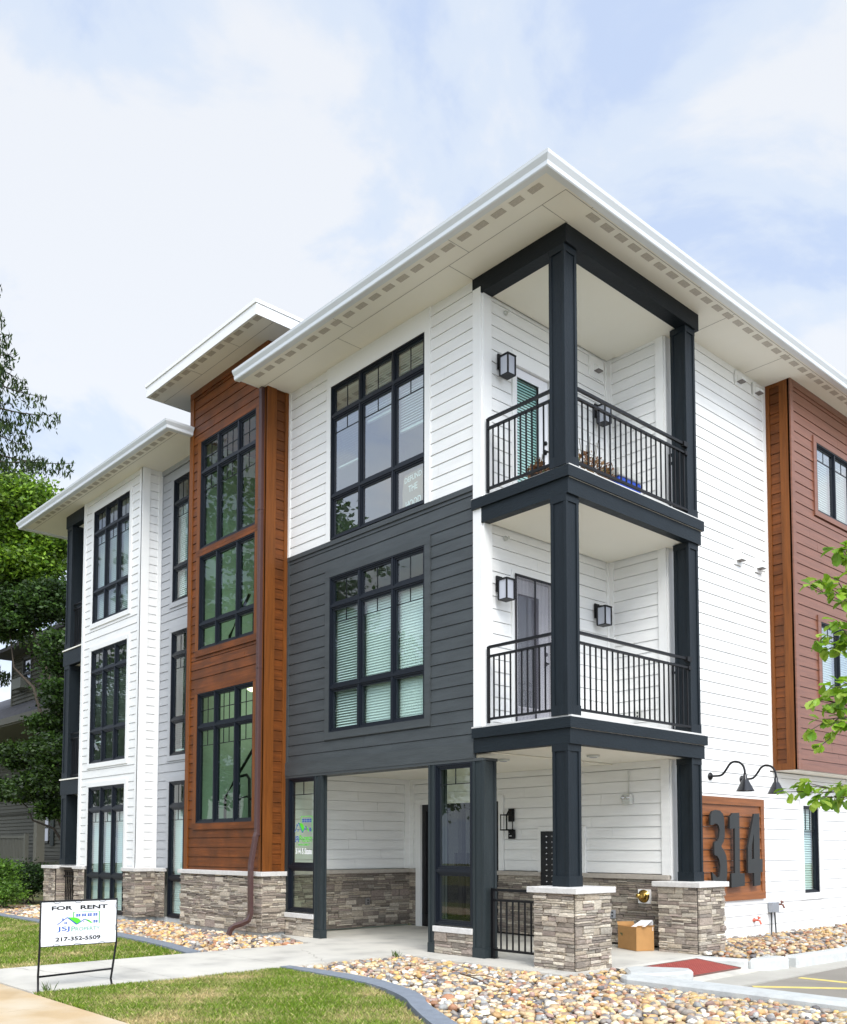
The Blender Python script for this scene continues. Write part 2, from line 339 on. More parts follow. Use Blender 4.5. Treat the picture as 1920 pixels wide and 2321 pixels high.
# ================================================================== GROUND
g = MB(); g.prism([(-90, -60), (60, -60), (60, 90), (-90, 90)], -.6, -.28); structure('ground', g, SOIL)
W0 = -4.62; W1 = -2.5
lawnfar = [(-90, -5.42), (W0, -5.42), (W0, -2.62), (-5.7, -2.42), (-7.35, -2.28), (-12, -2.12), (-18, -2.1), (-90, -2.1)]
lawnnear = [(W1, -5.42), (5.2, -5.42), (3.2, -4.55), (1.40, -3.67), (.62, -3.21), (.25, -3.0), (-.40, -2.68), (-.83, -2.585), (-1.6, -2.52), (W1, -2.50)]
g = MB(); g.prism(lawnfar, -.3, -.04); g.prism(lawnnear, -.3, -.04); structure('lawn', g, SOIL)
g = MB(); g.prism([(-90, 15), (-14.3, 15), (-14.3, -.5), (-16.5, -.3), (-17.5, -2.0), (-90, -2.0)], -.3, -.06); structure('side_yard', g, SOIL)
# walk and slabs (4 mm joints between real slabs)
g = MB()
for a, b in ((-5.44, -3.9), (-3.892, -2.3), (-2.292, -.508)): g.box(W0+.01, W1-.01, a, b, -.25, 0)
structure('walkway', g, CONC)
g = MB(); g.prism([(-6.1, -.07), (-4.85, -.5), (-2.26, -.5), (-2.26, 2.83), (-6.1, 2.83)], -.25, .0); g.prism([(-2.252, -.5), (.225, -.5), (.225, 2.83), (-2.252, 2.83)], -.25, .0)
structure('porch_slab', g, CONC)
g = MB()
for i in range(-10, 22): g.box(i*1.6+.02-3.2, i*1.6+1.612-3.2, -7.1, -5.45, -.2, -.012)
structure('sidewalk', g, TAN)
g = MB(); rdc = random.Random(3)
def crack(a, b_, z, w_=.0035):
    n = 14; P = [Vector(a).lerp(Vector(b_), i/n)+Vector((rdc.uniform(-1, 1), rdc.uniform(-1, 1)))*.035*(0 if i in (0, n) else 1) for i in range(n+1)]
    for p, q in zip(P, P[1:]):
        d = (q-p).normalized(); m_ = Vector((-d.y, d.x))*w_*rdc.uniform(.4, 1); g.poly([(p.x-m_.x, p.y-m_.y, z), (q.x-m_.x, q.y-m_.y, z), (q.x+m_.x, q.y+m_.y, z), (p.x+m_.x, p.y+m_.y, z)])
crack((-4.55, -4.9), (-2.6, -4.35), .003); crack((-3.9, -1.2), (-2.6, -1.75), .003); crack((-4.2, -.4), (-3.3, 1.5), .003); crack((1.6, 1.9), (4.4, 3.2), -.153, .006); crack((1.3, 4.3), (5.4, 5.0), -.153, .006)
structure('paving_crack', g, mat('crack_dirt', (.16, .145, .12), .95))
g = MB(); g.box(-60, 40, -8.9, -7.1, -.3, -.05); structure('verge', g, SOIL)
g = MB(); g.box(-60, 40, -19, -8.9, -.3, -.16); structure('road', g, ROADM)
g = MB(); g.box(1.55, 22, .22, 30, -.3, -.158); g.box(5.6, 22, -8.9, .22, -.3, -.158); structure('parking_lot', g, LOT)
g = MB(); g.prism([(.9, .2), (1.46, .2), (1.54, 3), (1.62, 30), (1.0, 30), (1.0, 3.2), (.8, 2.5)], -.3, -.15); structure('concrete_gutter', g, mat('pale_gutter_concrete', (.44, .42, .37), .85, .1, (2, 2, 2), .2, (50, 50, 50)))
g = MB()
def ln(a, b, w_=.05):
    d = (Vector(b)-Vector(a)).normalized(); n = Vector((-d.y, d.x))*w_; g.prism([tuple(Vector(a)-n), tuple(Vector(b)-n), tuple(Vector(b)+n), tuple(Vector(a)+n)], -.158, -.154)
ln((1.60, 1.28), (5.2, 4.2)); ln((1.62, 2.40), (6.5, 2.46)); structure('parking_line', g, YEL)
# curbs
g = MB(); g.prism([(.62, .06), (.80, -.09), (5.6, -.09), (5.6, .26), (.9, .26)], -.3, 0.0)
g.prism([(.33, .55), (.62, .24), (.86, .28), (1.04, .72), (1.03, .96), (.90, 1.09), (.80, 1.05), (.33, .78)], -.3, .006)
g.prism([(.24, 2.15), (.90, 2.44), (.86, 2.58), (.24, 2.44)], -.3, -.003)
structure('curb', g, CONCK).modifiers.new('b', 'BEVEL').width = .03
g = MB(); g.prism([(.90, 2.47), (1.08, 2.74), (1.13, 3.14), (.80, 3.14), (.84, 2.60)], -.3, .0)
g.prism([(.96, 3.28), (1.17, 3.28), (1.24, 4.6), (1.27, 30), (1.06, 30), (1.02, 4.6)], -.3, .0); g.prism([(.80, 3.14), (1.02, 3.14), (1.02, 3.28), (.8, 3.28)], -.3, -.01)
structure('curb_return', g, CONCK).modifiers.new('b', 'BEVEL').width = .03
g = MB()   # ramp down to the lot
b = [(.24, .50, 0), (.24, 2.16, 0), (1.02, 2.50, -.138), (1.02, .50, -.138)]
g.poly(b); g.poly([(1.02, .5, -.138), (1.02, 2.5, -.138), (1.02, 2.5, -.3), (1.02, .5, -.3)])
structure('ramp', g, CONC)
# tactile mat
t = thing('tactile_mat', 'red rubber mat of raised domes on the sloping concrete ramp', 'mat', (.62, 1.6, -.06))
def rz(x, y): return -.138*max(0, (x-.24))/.78
g = MB(); cs = [(.37, .90), (.36, 2.12), (.87, 2.33), (.88, 1.17)]
def onr(x, y, h): return (x, y, rz(x, y)+h)
lo = [onr(x, y, .001) for x, y in cs]; hi = [onr(x, y, .012) for x, y in cs]; g.poly(hi)
for i in range(4): j = (i+1) % 4; g.poly([lo[i], lo[j], hi[j], hi[i]])
for i in range(12):
    for j in range(26):
        x = .395+i*.0405; y = .93+(x-.37)*.47+j*.046+(.023 if i % 2 else 0)
        if y > 2.09+(x-.37)*.42: continue
        b_ = len(g.v); c = onr(x, y, .012)
        for k in range(6): a = k*math.pi/3; g.v.append((c[0]+.014*math.cos(a), c[1]+.016*math.sin(a), c[2]+.001))
        g.v.append((c[0], c[1], c[2]+.011))
        for k in range(6): g.face([b_+k, b_+(k+1) % 6, b_+6], 1)
g.build('dome_sheet', [mat('red_sheet_base', (.22, .035, .028), .75, .2, (9, 9, 9)), RED], t)  # sheet coloured darker than the domes to imitate shade between them
g = MB()
for i in range(4): a, b_ = Vector(hi[i]), Vector(hi[(i+1) % 4]); g.tube([a, b_], .007, 4)
g.build('rim', mat('mat_rim', (.16, .10, .08), .7), t)
# edging
def ribbon(name, A, B, z1):
    g = MB()
    n = len(A)
    for i in range(n-1):
        q = [A[i], A[i+1], B[i+1], B[i]]; g.poly([(x, y, z1) for x, y in q]); g.poly([(A[i][0], A[i][1], -.3), (A[i+1][0], A[i+1][1], -.3), (A[i+1][0], A[i+1][1], z1), (A[i][0], A[i][1], z1)]); g.poly([(B[i][0], B[i][1], -.3), (B[i+1][0], B[i+1][1], -.3), (B[i+1][0], B[i+1][1], z1), (B[i][0], B[i][1], z1)])
    for e_ in (0, n-1): g.poly([(A[e_][0], A[e_][1], -.3), (B[e_][0], B[e_][1], -.3), (B[e_][0], B[e_][1], z1), (A[e_][0], A[e_][1], z1)])
    return g
def smooth(P, n=6):
    out_ = []
    for i in range(len(P)-1):
        p0, p1, p2, p3 = [np.array(P[max(0, min(len(P)-1, i+k))], float) for k in (-1, 0, 1, 2)]
        for t_ in np.linspace(0, 1, n, endpoint=False): out_.append(tuple(.5*((2*p1)+(-p0+p2)*t_+(2*p0-5*p1+4*p2-p3)*t_**2+(-p0+3*p1-3*p2+p3)*t_**3)))
    return out_+[tuple(P[-1])]
E2r = [(-2.50, -2.36), (-1.87, -2.30), (-1.09, -2.30), (-.457, -2.42), (.227, -2.68), (.74, -3.03), (1.55, -3.48), (3.2, -4.35), (5.3, -5.25)]
E2g = [(-2.49, -2.50), (-1.75, -2.51), (-.95, -2.56), (-.36, -2.68), (.28, -2.94), (.70, -3.21), (1.45, -3.66), (3.1, -4.55), (5.2, -5.44)]
E1r = [(-30, -1.85), (-17, -1.85), (-12, -1.86), (-8.3, -1.95), (-6.25, -2.10), (-4.64, -2.38)]
E1g = [(-30, -2.12), (-17, -2.10), (-12, -2.10), (-8.2, -2.22), (-6.1, -2.36), (-4.64, -2.60)]
tag(ribbon('e', smooth(E2r), smooth(E2g), .012).build('garden_edging', EDGE), 'curved gray concrete edging between the near lawn and the river rocks', 'edging')
tag(ribbon('e', smooth(E1r), smooth(E1g), .012).build('garden_edging', EDGE), 'long gray concrete edging between the far lawn and the rocks by the building', 'edging')
# rock beds
bedA = [(W1, -.5), (.235, -.5), (.235, .52), (.34, .55), (.62, .22), (.64, .06), (.82, -.09), (5.6, -.09), (5.6, -5.3)]+[p for p in smooth(E2r)[::-1] if p[0] < 5.2]
bedB = [(-17.2, -1.85)]+[p for p in smooth(E1r) if p[0] > -17]+[(-4.64, -.58), (-6.06, -.12), (-14.6, -.2), (-17.2, .2)]
bedC = [(.24, 2.46), (.8, 2.56), (.92, 3.3), (1.03, 4.6), (1.06, 16), (-.46, 16), (-.46, 3.0), (.15, 3.0)]
g = MB()
for bd in (bedA, bedB, bedC): g.prism(bd, -.3, -.085)
structure('rock_bed_ground', g, ROCKB)
def inside(px, py, poly_):
    px = np.asarray(px); py = np.asarray(py); r = np.zeros(px.shape, bool); n = len(poly_)
    for i in range(n):
        x1, y1 = poly_[i]; x2, y2 = poly_[(i+1) % n]
        if y1 == y2: continue
        c = ((y1 > py) != (y2 > py)) & (px < (x2-x1)*(py-y1)/(y2-y1)+x1); r ^= c
    return r
def ico():
    t_ = (1+5**.5)/2; V = np.array([(-1, t_, 0), (1, t_, 0), (-1, -t_, 0), (1, -t_, 0), (0, -1, t_), (0, 1, t_), (0, -1, -t_), (0, 1, -t_), (t_, 0, -1), (t_, 0, 1), (-t_, 0, -1), (-t_, 0, 1)], float); V /= np.linalg.norm(V[0])
    Fc = [(0, 11, 5), (0, 5, 1), (0, 1, 7), (0, 7, 10), (0, 10, 11), (1, 5, 9), (5, 11, 4), (11, 10, 2), (10, 7, 6), (7, 1, 8), (3, 9, 4), (3, 4, 2), (3, 2, 6), (3, 6, 8), (3, 8, 9), (4, 9, 5), (2, 4, 11), (6, 2, 10), (8, 6, 7), (9, 8, 1)]
    V = list(map(tuple, V)); cache = {}; out_ = []
    def mid_(a, b):
        k = (min(a, b), max(a, b))
        if k not in cache: p = np.array(V[a])+np.array(V[b]); V.append(tuple(p/np.linalg.norm(p))); cache[k] = len(V)-1
        return cache[k]
    for a, b, c in Fc: x, y, z = mid_(a, b), mid_(b, c), mid_(c, a); out_ += [(a, x, z), (b, y, x), (c, z, y), (x, y, z)]
    return np.array(V), np.array(out_)
ICV, ICF = ico()
RC = np.array([(.56, .40, .22), (.64, .56, .44), (.50, .31, .14), (.60, .44, .22), (.24, .22, .21), (.68, .65, .58), (.40, .28, .18), (.14, .13, .13), (.58, .48, .32), (.40, .20, .11), (.32, .28, .24), (.62, .50, .32), (.38, .38, .36), (.52, .36, .24), (.34, .22, .18), (.62, .42, .16)])
def rocks(name, bed, sp, r0, r1, zf, label, avoid=(), tint=(1, 1, 1), seed=3):
    rg = np.random.default_rng(seed); xs = [p[0] for p in bed]; ys = [p[1] for p in bed]; P = []
    for layer in range(2):
        gx, gy = np.meshgrid(np.arange(min(xs), max(xs), sp), np.arange(min(ys), max(ys), sp)); gx = gx.ravel()+rg.uniform(-.5, .5, gx.size)*sp; gy = gy.ravel()+rg.uniform(-.5, .5, gy.size)*sp
        k = inside(gx, gy, bed)
        for (a0, a1, b0, b1) in avoid: k &= ~((gx > a0) & (gx < a1) & (gy > b0) & (gy < b1))
        gx, gy = gx[k], gy[k]
        if layer: q = rg.random(gx.size) < .62; gx, gy = gx[q], gy[q]
        P.append(np.stack([gx, gy, zf(gx, gy)+(-.050 if layer == 0 else -.004)+rg.uniform(-.014, .014, gx.size)], 1))
    P = np.concatenate(P); n = len(P); r = rg.uniform(r0, r1, n)**1; r *= np.where(rg.random(n) < .10, 1.4, 1)
    S = np.stack([r*rg.uniform(.9, 1.4, n), r*rg.uniform(.7, 1.05, n), r*rg.uniform(.45, .8, n)], 1)
    nv = len(ICV); D = 1+rg.normal(0, .115, (n, nv)); V = ICV[None]*D[:, :, None]
    V = np.sign(V)*np.abs(V)**rg.uniform(.72, 1.0, (n, 1, 1))          # blockier, flat-sided pebbles
    V = V*S[:, None, :]
    a = rg.uniform(0, 2*math.pi, n); tl = rg.normal(0, .35, n); ca, sa, ct, st = np.cos(a), np.sin(a), np.cos(tl), np.sin(tl)
    x, y, z = V[..., 0], V[..., 1], V[..., 2]; y2 = y*ct[:, None]-z*st[:, None]; z2 = y*st[:, None]+z*ct[:, None]
    V = np.stack([x*ca[:, None]-y2*sa[:, None], x*sa[:, None]+y2*ca[:, None], z2], 2)+P[:, None, :]
    Fc = (ICF[None]+np.arange(n)[:, None, None]*nv).reshape(-1, 3)
    C = RC[rg.integers(0, len(RC), n)]*rg.uniform(.75, 1.3, (n, 1))*np.array(tint); C = np.clip(C, .04, .8); C = np.repeat(C, len(ICF), 0)
    me = numpy_mesh(name, V.reshape(-1, 3), Fc, C, ROCK, True); o = link(name, me); tag(o, label, 'rocks', kind='stuff')
rocks('river_rock', bedA, .058, .020, .041, lambda x, y: -.026-.055*np.clip((y+1.0)/.8, 0, 1)*np.clip((x-.3)/.4, 0, 1), 'multicoloured river rocks filling the bed in front of the porch slab', [(-.5, .24, -.25, .5)])
rocks('river_rock', bedB, .070, .024, .047, lambda x, y: -.03+0*x, 'pale river rocks in the bed along the stone base of the left wing', [(-13.2, -10.6, -.5, .2), (-15.5, -14.4, -.66, .2)], (1.05, 1.0, .95), 5)
rocks('river_rock', bedC, .064, .022, .044, lambda x, y: .012+.035*np.clip((.6-x)/1.0, 0, 1)-.04*np.clip(x-.8, 0, 1), 'tan river rocks between the white side wall and the lot curb', [(-.5, .22, 2.4, 3.14)], (.86, .83, .80), 9)
# grass
def patch(x, y):
    return .5+.22*np.sin(1.7*x+2.1*y+.6)+.18*np.sin(3.9*x-2.7*y+1.3)+.14*np.sin(6.1*x+5.3*y)+.1*np.sin(11*x-9*y+2)
def grass(name, poly_, dens, h0, h1, wd, label, xr=None, seed=1, dry=0.):
    rg = np.random.default_rng(seed); xs = [p[0] for p in poly_]; ys = [p[1] for p in poly_]; x0, x1 = xr or (min(xs), max(xs)); n = int((x1-x0)*(max(ys)-min(ys))*dens)
    x = rg.uniform(x0, x1, n); y = rg.uniform(min(ys)-.03, max(ys)+.03, n); k = inside(x, y, poly_); x, y = x[k], y[k]; n = len(x)
    p = patch(x, y)+rg.normal(0, .20, n)+dry; h = rg.uniform(h0, h1, n)*np.where(p > .75, .7, 1); a = rg.uniform(0, 2*math.pi, n); le = rg.uniform(.1, .9, n)*h; la = rg.uniform(0, 2*math.pi, n)
    dx, dy = np.cos(a)*wd/2, np.sin(a)*wd/2; z = np.full(n, -.042)
    V = np.stack([np.stack([x-dx, y-dy, z], 1), np.stack([x+dx, y+dy, z], 1), np.stack([x+np.cos(la)*le*.35+dx*.7, y+np.sin(la)*le*.35+dy*.7, z+h*.6], 1), np.stack([x+np.cos(la)*le, y+np.sin(la)*le, z+h], 1)], 1).reshape(-1, 3)
    i = np.arange(n)[:, None]*4; Fc = np.concatenate([i, i+1, i+2, i+3], 1)
    gcol = np.array([.125, .235, .012]); g2 = np.array([.25, .35, .03]); straw = np.array([.62, .51, .25]); q = np.clip((p-.50)/.42, 0, 1)[:, None]; rr = rg.random((n, 1))
    q = np.where(rg.random((n, 1)) < .10, 1, q)
    C = (gcol*(1-rr)+g2*rr)*(1-q)+straw*q; C = C*rg.uniform(.55, 1.5, (n, 1))
    o = link(name, numpy_mesh(name, V, Fc, C, GRASS, nper=4)); tag(o, label, 'grass', kind='stuff')
grass('grass', lawnnear, 11000, .035, .062, .0055, 'sunburnt patchy grass of the near lawn beside the curved edging', (W1-.02, 2.6), 1, .13)
grass('grass', lawnfar, 3600, .035, .065, .009, 'green grass of the far lawn across the walkway', (-15.5, W0+.02), 2, -.02)
# small tufts at the walk and the sign
def tuft(p, n, h, label, seed):
    rd = random.Random(seed); g = MB()
    for i in range(n):
        a = rd.uniform(0, 6.28); l_ = rd.uniform(.02, .07); hh = h*rd.uniform(.5, 1); x, y = p[0]+rd.uniform(-.04, .04), p[1]+rd.uniform(-.04, .04); w_ = .003; c = (.08*rd.uniform(.7, 1.4), .14*rd.uniform(.7, 1.3), .03)
        g.poly([(x-w_, y-w_, p[2]), (x+w_, y+w_, p[2]), (x+l_*math.cos(a)*.4+w_, y+l_*math.sin(a)*.4+w_, p[2]+hh*.6), (x+l_*math.cos(a), y+l_*math.sin(a), p[2]+hh)], 0, c)
    tag(g.build('grass_tuft', GRASS), label, 'weed')
tuft((-2.47, -.68, -.03), 16, .13, 'dark weed tuft at the tip of the rock bed beside the walkway', 3)
tuft((-2.50, -5.28, -.03), 14, .14, 'weed tuft at the left foot of the rent sign', 4)
t = thing('fallen_twig', 'thin brown twig lying on the river rocks in front of the stone pedestal', 'twig', (-.1, -1.6, .03)); g = MB(); g.tube([(-.45, -1.45, .03), (-.2, -1.60, .05), (.05, -1.68, .04), (.38, -1.86, .03)], [.009, .008, .007, .004], 6); g.tube([(-.2, -1.60, .05), (-.05, -1.5, .06), (.1, -1.48, .04)], [.006, .005, .003], 5); g.build('stem', mat('dead_wood', (.09, .055, .03), .9), t)
# ================================================================== BUILDING
XW, XB, XBL, XWR, XWL, YB, X0, D = -1.483, -6.103, -8.751, -10.733, -13.66, -.432, -.443, 2.795
ZS, ZU = 9.26, 10.054
BLD = thing('apartment_building', 'three storey apartment block with white, charcoal and brown siding, corner balconies and stone base', 'building')
SPLIT = ('white_siding', 'charcoal_siding', 'brown_siding', 'light_gray_siding', 'brown_trim', 'charcoal_trim', 'corner_board', 'window_casing', 'door_casing', 'stone_base', 'stone_cap', 'porch_ceiling', 'foundation', 'interior_room', 'balcony_beam', 'balcony_floor', 'fascia', 'stair_handrail', 'stairwell', 'rear_wall', 'soffit_joint')
def clusters(mb, tol=.012):
    """groups of faces whose pieces touch (within tol): each becomes a part of its own"""
    par = list(range(len(mb.v)))
    def find(i):
        while par[i] != i: par[i] = par[par[i]]; i = par[i]
        return i
    for f in mb.f:
        a = find(f[0])
        for i in f[1:]: par[find(i)] = a
    V = np.array(mb.v); root = np.array([find(i) for i in range(len(V))]); ur, inv = np.unique(root, return_inverse=True); n = len(ur)
    lo = np.full((n, 3), 1e9); hi = np.full((n, 3), -1e9); np.minimum.at(lo, inv, V); np.maximum.at(hi, inv, V); lab = np.full(n, -1); k = 0
    for i in range(n):
        if lab[i] >= 0: continue
        st = [i]; lab[i] = k
        while st:
            j = st.pop(); t_ = np.all((lo <= hi[j]+tol) & (hi >= lo[j]-tol), axis=1) & (lab < 0); q = np.nonzero(t_)[0]; lab[q] = k; st += list(q)
        k += 1
    return lab[inv], k
def part(name, mb, m_, label=None, bevel=0, parent=None):
    if name in SPLIT and not label:
        lab, k = clusters(mb)
        if k > 1:
            fl = [lab[f[0]] for f in mb.f]
            for c in range(k):
                o = MB(); mp = {}
                for f, l_, mi, col, sm in zip(mb.f, fl, mb.mi, mb.col, mb.sm):
                    if l_ != c: continue
                    for i in f:
                        if i not in mp: mp[i] = len(o.v); o.v.append(mb.v[i])
                    o.f.append(tuple(mp[i] for i in f)); o.mi.append(mi); o.col.append(col); o.sm.append(sm)
                r_ = o.build(name, m_, parent or BLD, None, bevel)
            return r_
    return mb.build(name, m_, parent or BLD, label, bevel)
FY0, FYB, FXA, FX0, FYD, FXBR = FrY(0.), FrY(YB), FrX(XW), FrX(X0), FrY(D), FrX(XB)
W3 = (-4.878, -2.614, 6.394, 8.93); W2 = (-4.878, -2.614, 3.273, 5.78)
cs_ = .10
def grow(h, s_=cs_, t_=None, b_=None): return (h[0]-s_, h[1]+s_, h[2]-(s_ if b_ is None else b_), h[3]+(s_ if t_ is None else t_))
ZG = 6.376
# --- main front wall
g = MB(); siding(g, FY0, XB+.075, XW-.155, ZG, 9.26, 8.248-.0, [grow(W3, .11, .33, .1)]); part('white_siding', g, WHITE)
g = MB(); siding(g, FY0, XB+.075, XW-.155, 2.86, ZG-.075, 5.55, [grow(W2, .115)]); part('charcoal_siding', g, GRAY)
g = MB(); fbox(g, FY0, XB, XB+.075, -.03, .026, ZG, 9.259)
fbox(g, FY0, W3[0]-.11, W3[0], -.03, .030, ZG, 9.259); fbox(g, FY0, W3[1], W3[1]+.11, -.03, .030, ZG, 9.259); fbox(g, FY0, W3[0], W3[1], -.03, .030, W3[3], 9.258)
part('window_casing', g, WTRIM)
g = MB(); fbox(g, FY0, XW-.155, XW, -.03, .028, 3.06, 9.10); fbox(g, FXA, .0, .16, -.03, .028, 3.06, 9.10); part('corner_board', g, WTRIM)
g = MB(); fbox(g, FY0, XB, XB+.075, -.03, .024, 2.86, ZG-.075)
fbox(g, FY0, XB, XW-.155, -.03, .030, ZG-.075, ZG-.002); fbox(g, FY0, XB, XW-.155, -.03, .036, 2.64, 2.86)
fbox(g, FY0, XB+.0, XW+.015, -.26, .028, 2.60, 2.64)
c = .115
fbox(g, FY0, W2[0]-c, W2[0], -.03, .030, W2[2], W2[3]); fbox(g, FY0, W2[1], W2[1]+c, -.03, .030, W2[2], W2[3]); fbox(g, FY0, W2[0]-c, W2[1]+c, -.03, .032, W2[3], W2[3]+c); fbox(g, FY0, W2[0]-c, W2[1]+c, -.03, .032, W2[2]-c, W2[2])
part('charcoal_trim', g, GRAY)
# --- windows
def window(fr, rect, cols, rows, munt=None, glassm=GLASS, blinds=None, dep=.012, label=None, fm=BLACK, name='window', fw_=.05):
    """cols, rows: dividing positions; munt[row][col]=(nvert, ztop fraction list); blinds[col]=(z0,z1,tilt)"""
    u0, u1, z0, z1 = rect; U = [u0]+list(cols)+[u1]; Z = [z0]+list(rows)+[z1]; g = MB(); gl = MB(); mu = MB()
    o_ = .022
    fbox(g, fr, u0, u0+o_, -.09, dep+.012, z0, z1); fbox(g, fr, u1-o_, u1, -.09, dep+.012, z0, z1); fbox(g, fr, u0+o_, u1-o_, -.09, dep+.012, z0, z0+o_); fbox(g, fr, u0+o_, u1-o_, -.09, dep+.012, z1-o_, z1)
    for i in range(1, len(U)-1): fbox(g, fr, U[i]-.018, U[i]+.018, -.09, dep+.006, z0+o_, z1-o_)
    for i in range(1, len(Z)-1): fbox(g, fr, u0+o_, u1-o_, -.088, dep+.009, Z[i]-.02, Z[i]+.02)
    for i in range(len(U)-1):
        for j in range(len(Z)-1):
            a = U[i]+(o_ if i == 0 else .018); b_ = U[i+1]-(o_ if i == len(U)-2 else .018); c_ = Z[j]+(o_ if j == 0 else .02); d_ = Z[j+1]-(o_ if j == len(Z)-2 else .02); f = fw_
            # sash frame with a stepped profile
            for (ins, wd_, dd) in ((0, f*.45, dep-.006), (f*.45, f*.55, dep-.024)):
                A, B, C_, E_ = a+ins, b_-ins, c_+ins, d_-ins
                fbox(g, fr, A, A+wd_, -.07, dd, C_, E_); fbox(g, fr, B-wd_, B, -.07, dd, C_, E_); fbox(g, fr, A+wd_, B-wd_, -.07, dd, C_, C_+wd_); fbox(g, fr, A+wd_, B-wd_, -.07, dd, E_-wd_, E_)
            A, B, C_, E_ = a+f, b_-f, c_+f, d_-f; gd = dep-.042
            gl.poly([fr.p(A-.004, gd, C_-.004), fr.p(B+.004, gd, C_-.004), fr.p(B+.004, gd, E_+.004), fr.p(A-.004, gd, E_+.004)])
            mm_ = munt[j][i] if munt else None
            if mm_:
                nv, hz_, vlow = mm_   # number of vertical bars, list of horizontal bar heights below top, lowest z offset of verticals (None = full)
                zl = C_ if vlow is None else E_-vlow
                for k in range(nv): x_ = A+(B-A)*(k+1)/(nv+1); fbox(mu, fr, x_-.006, x_+.006, gd-.006, gd+.006, zl, E_)
                for h_ in hz_: fbox(mu, fr, A, B, gd-.007, gd+.007, E_-h_-.006, E_-h_+.006)
    w_ = part(name, g, fm, label); gl.build('glass', glassm, w_)
    if mu.f: mu.build('muntin', MUNT, w_)
    if blinds:
        for i, bl in enumerate(blinds):
            if not bl: continue
            za, zb, tilt = bl; b_ = MB(); A = U[i]+.03; B = U[i+1]-.03; zz = zb; yo = .03
            fbox(b_, fr, A, B, -.145, -.093, zb, zb+.045); sp = .042; sw = .048
            while zz > za:
                dz_ = math.sin(tilt)*sw/2; dd = math.cos(tilt)*sw/2
                b_.poly([fr.p(A, -.115-dd, zz+dz_), fr.p(B, -.115-dd, zz+dz_), fr.p(B, -.115+dd, zz-dz_), fr.p(A, -.115+dd, zz-dz_)]); zz -= sp
            fbox(b_, fr, A, B, -.135, -.095, zz-.008, zz+.018); b_.build('blind', BLIND, w_)
    return w_
N_ = None; T1 = (1, [], None); M1 = (1, [.20], .20)
def m3(t_, m_, lo=N_): return [[lo]*3, [m_]*3, [t_]*3]
window(FY0, W3, (-4.132, -3.334), (7.10, 8.425), m3(T1, M1), GLASS3, [(7.62, 8.86, .55), (8.12, 8.86, .9), (7.72, 8.86, .95)], label='black three column window in the upper white wall')
window(FY0, W2, (-4.132, -3.334), (3.99, 5.304), m3(T1, M1), GLASS, [(3.34, 5.27, .80), (3.34, 5.30, 1.12), (3.34, 5.30, 1.2)], label='black three column window in the charcoal wall with lowered blinds')
# --- entry level
g = MB()
def paneled(g, x0, x1, y0, y1, z0, z1, fw=.05, base=.14, top=.09, r=.014):
    g.box(x0+r, x1-r, y0+r, y1-r, z0, z1)
    for (a, b_, c_, d_) in ((x0, x0+fw, y0, y0+fw), (x1-fw, x1, y0, y0+fw), (x0, x0+fw, y1-fw, y1), (x1-fw, x1, y1-fw, y1)): g.box(a, b_, c_, d_, z0+base, z1-top)
    g.box(x0-.006, x1+.006, y0-.006, y1+.006, z0, z0+base); g.box(x0-.003, x1+.003, y0-.003, y1+.003, z1-top, z1)
def pilaster(x0, x1, lab, yb=.215):
    g = MB(); paneled(g, x0, x1, -.030, yb, 0.002, 2.60, .042, .13, .0, .012); part('pilaster', g, PIL, lab)
pilaster(-5.235, -5.05, 'charcoal pilaster left of the open entry', .085); pilaster(-2.53, -2.40, None); pilaster(-1.655, -1.445, None)
g = MB(); g.box(XB+.003, -5.99, -.024, .1, .30, 2.60); g.box(-5.25, -5.236, -.02, .1, .36, 2.6); g.box(-1.675, -1.656, -.02, .1, .36, 2.6); part('charcoal_trim', g, PIL)
E1 = (-5.99, -5.25, .39, 2.60); E2 = (-2.398, -1.676, .39, 2.60)
wE1 = window(FY0, E1, (), (1.13,), [[N_], [(1, [.21], .21)]], glass('entry_glass', (.80, .90, .80), 1.2, .03), label='tall narrow entry window with a property logo sticker')
wE2 = window(FY0, E2, (), (1.13,), [[N_], [(1, [.21], .21)]], MATS['entry_glass'], label='tall narrow entry window beside the corner porch')
for a, b_, sd in ((-6.04, -5.238, 21), (-2.398, -1.658, 22)):
    g = MB(); stones(g, FY0, a, b_, .002, .292, sd, .022); g.box(a, b_, 0.005, .2, .002, .29, 1); part('stone_base', g, [STONE, MORT])
    g = MB(); fbox(g, FY0, a-.02 if a > -3 else a, b_, -.12, .055, .294, .372); part('stone_cap', g, CAP, bevel=.006)
# left wall of the entry, back wall
g = MB(); siding(g, FXBR, .0, D, 1.06, 2.62, 1.579); fbox(g, FXBR, D-.14, D, 0, .024, 1.06, 2.62); fbox(g, FXBR, 0, D, -.02, .026, 2.62, 2.72); part('white_siding', g, WHITE)
g = MB(); stones(g, FXBR, .0, D, .03, .985, 31, .04, tone=.72); part('stone_base', g, [STONE, MORT])  # tone darkens these stones to paint in the shade of the entry
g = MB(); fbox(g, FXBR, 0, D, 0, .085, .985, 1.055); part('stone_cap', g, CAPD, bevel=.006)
STF = (-5.78, -3.80, 0.0, 2.235); MBX = (-2.85, -2.035, .835, 1.71)
g = MB(); siding(g, FYD, XB, X0-.135, 1.06, 2.62, 1.579, [grow(STF, .12, .10, 1.5), grow(MBX, .08, .08, 1)]); fbox(g, FYD, XB, X0, -.03, .026, 2.62, 2.74)
fbox(g, FYD, X0-.14, X0, -.03, .027, .98, 2.62); fbox(g, FYD, XB+.0, XB+.13, 0, .025, 1.06, 2.62)
part('white_siding', g, WHITE)
g = MB()
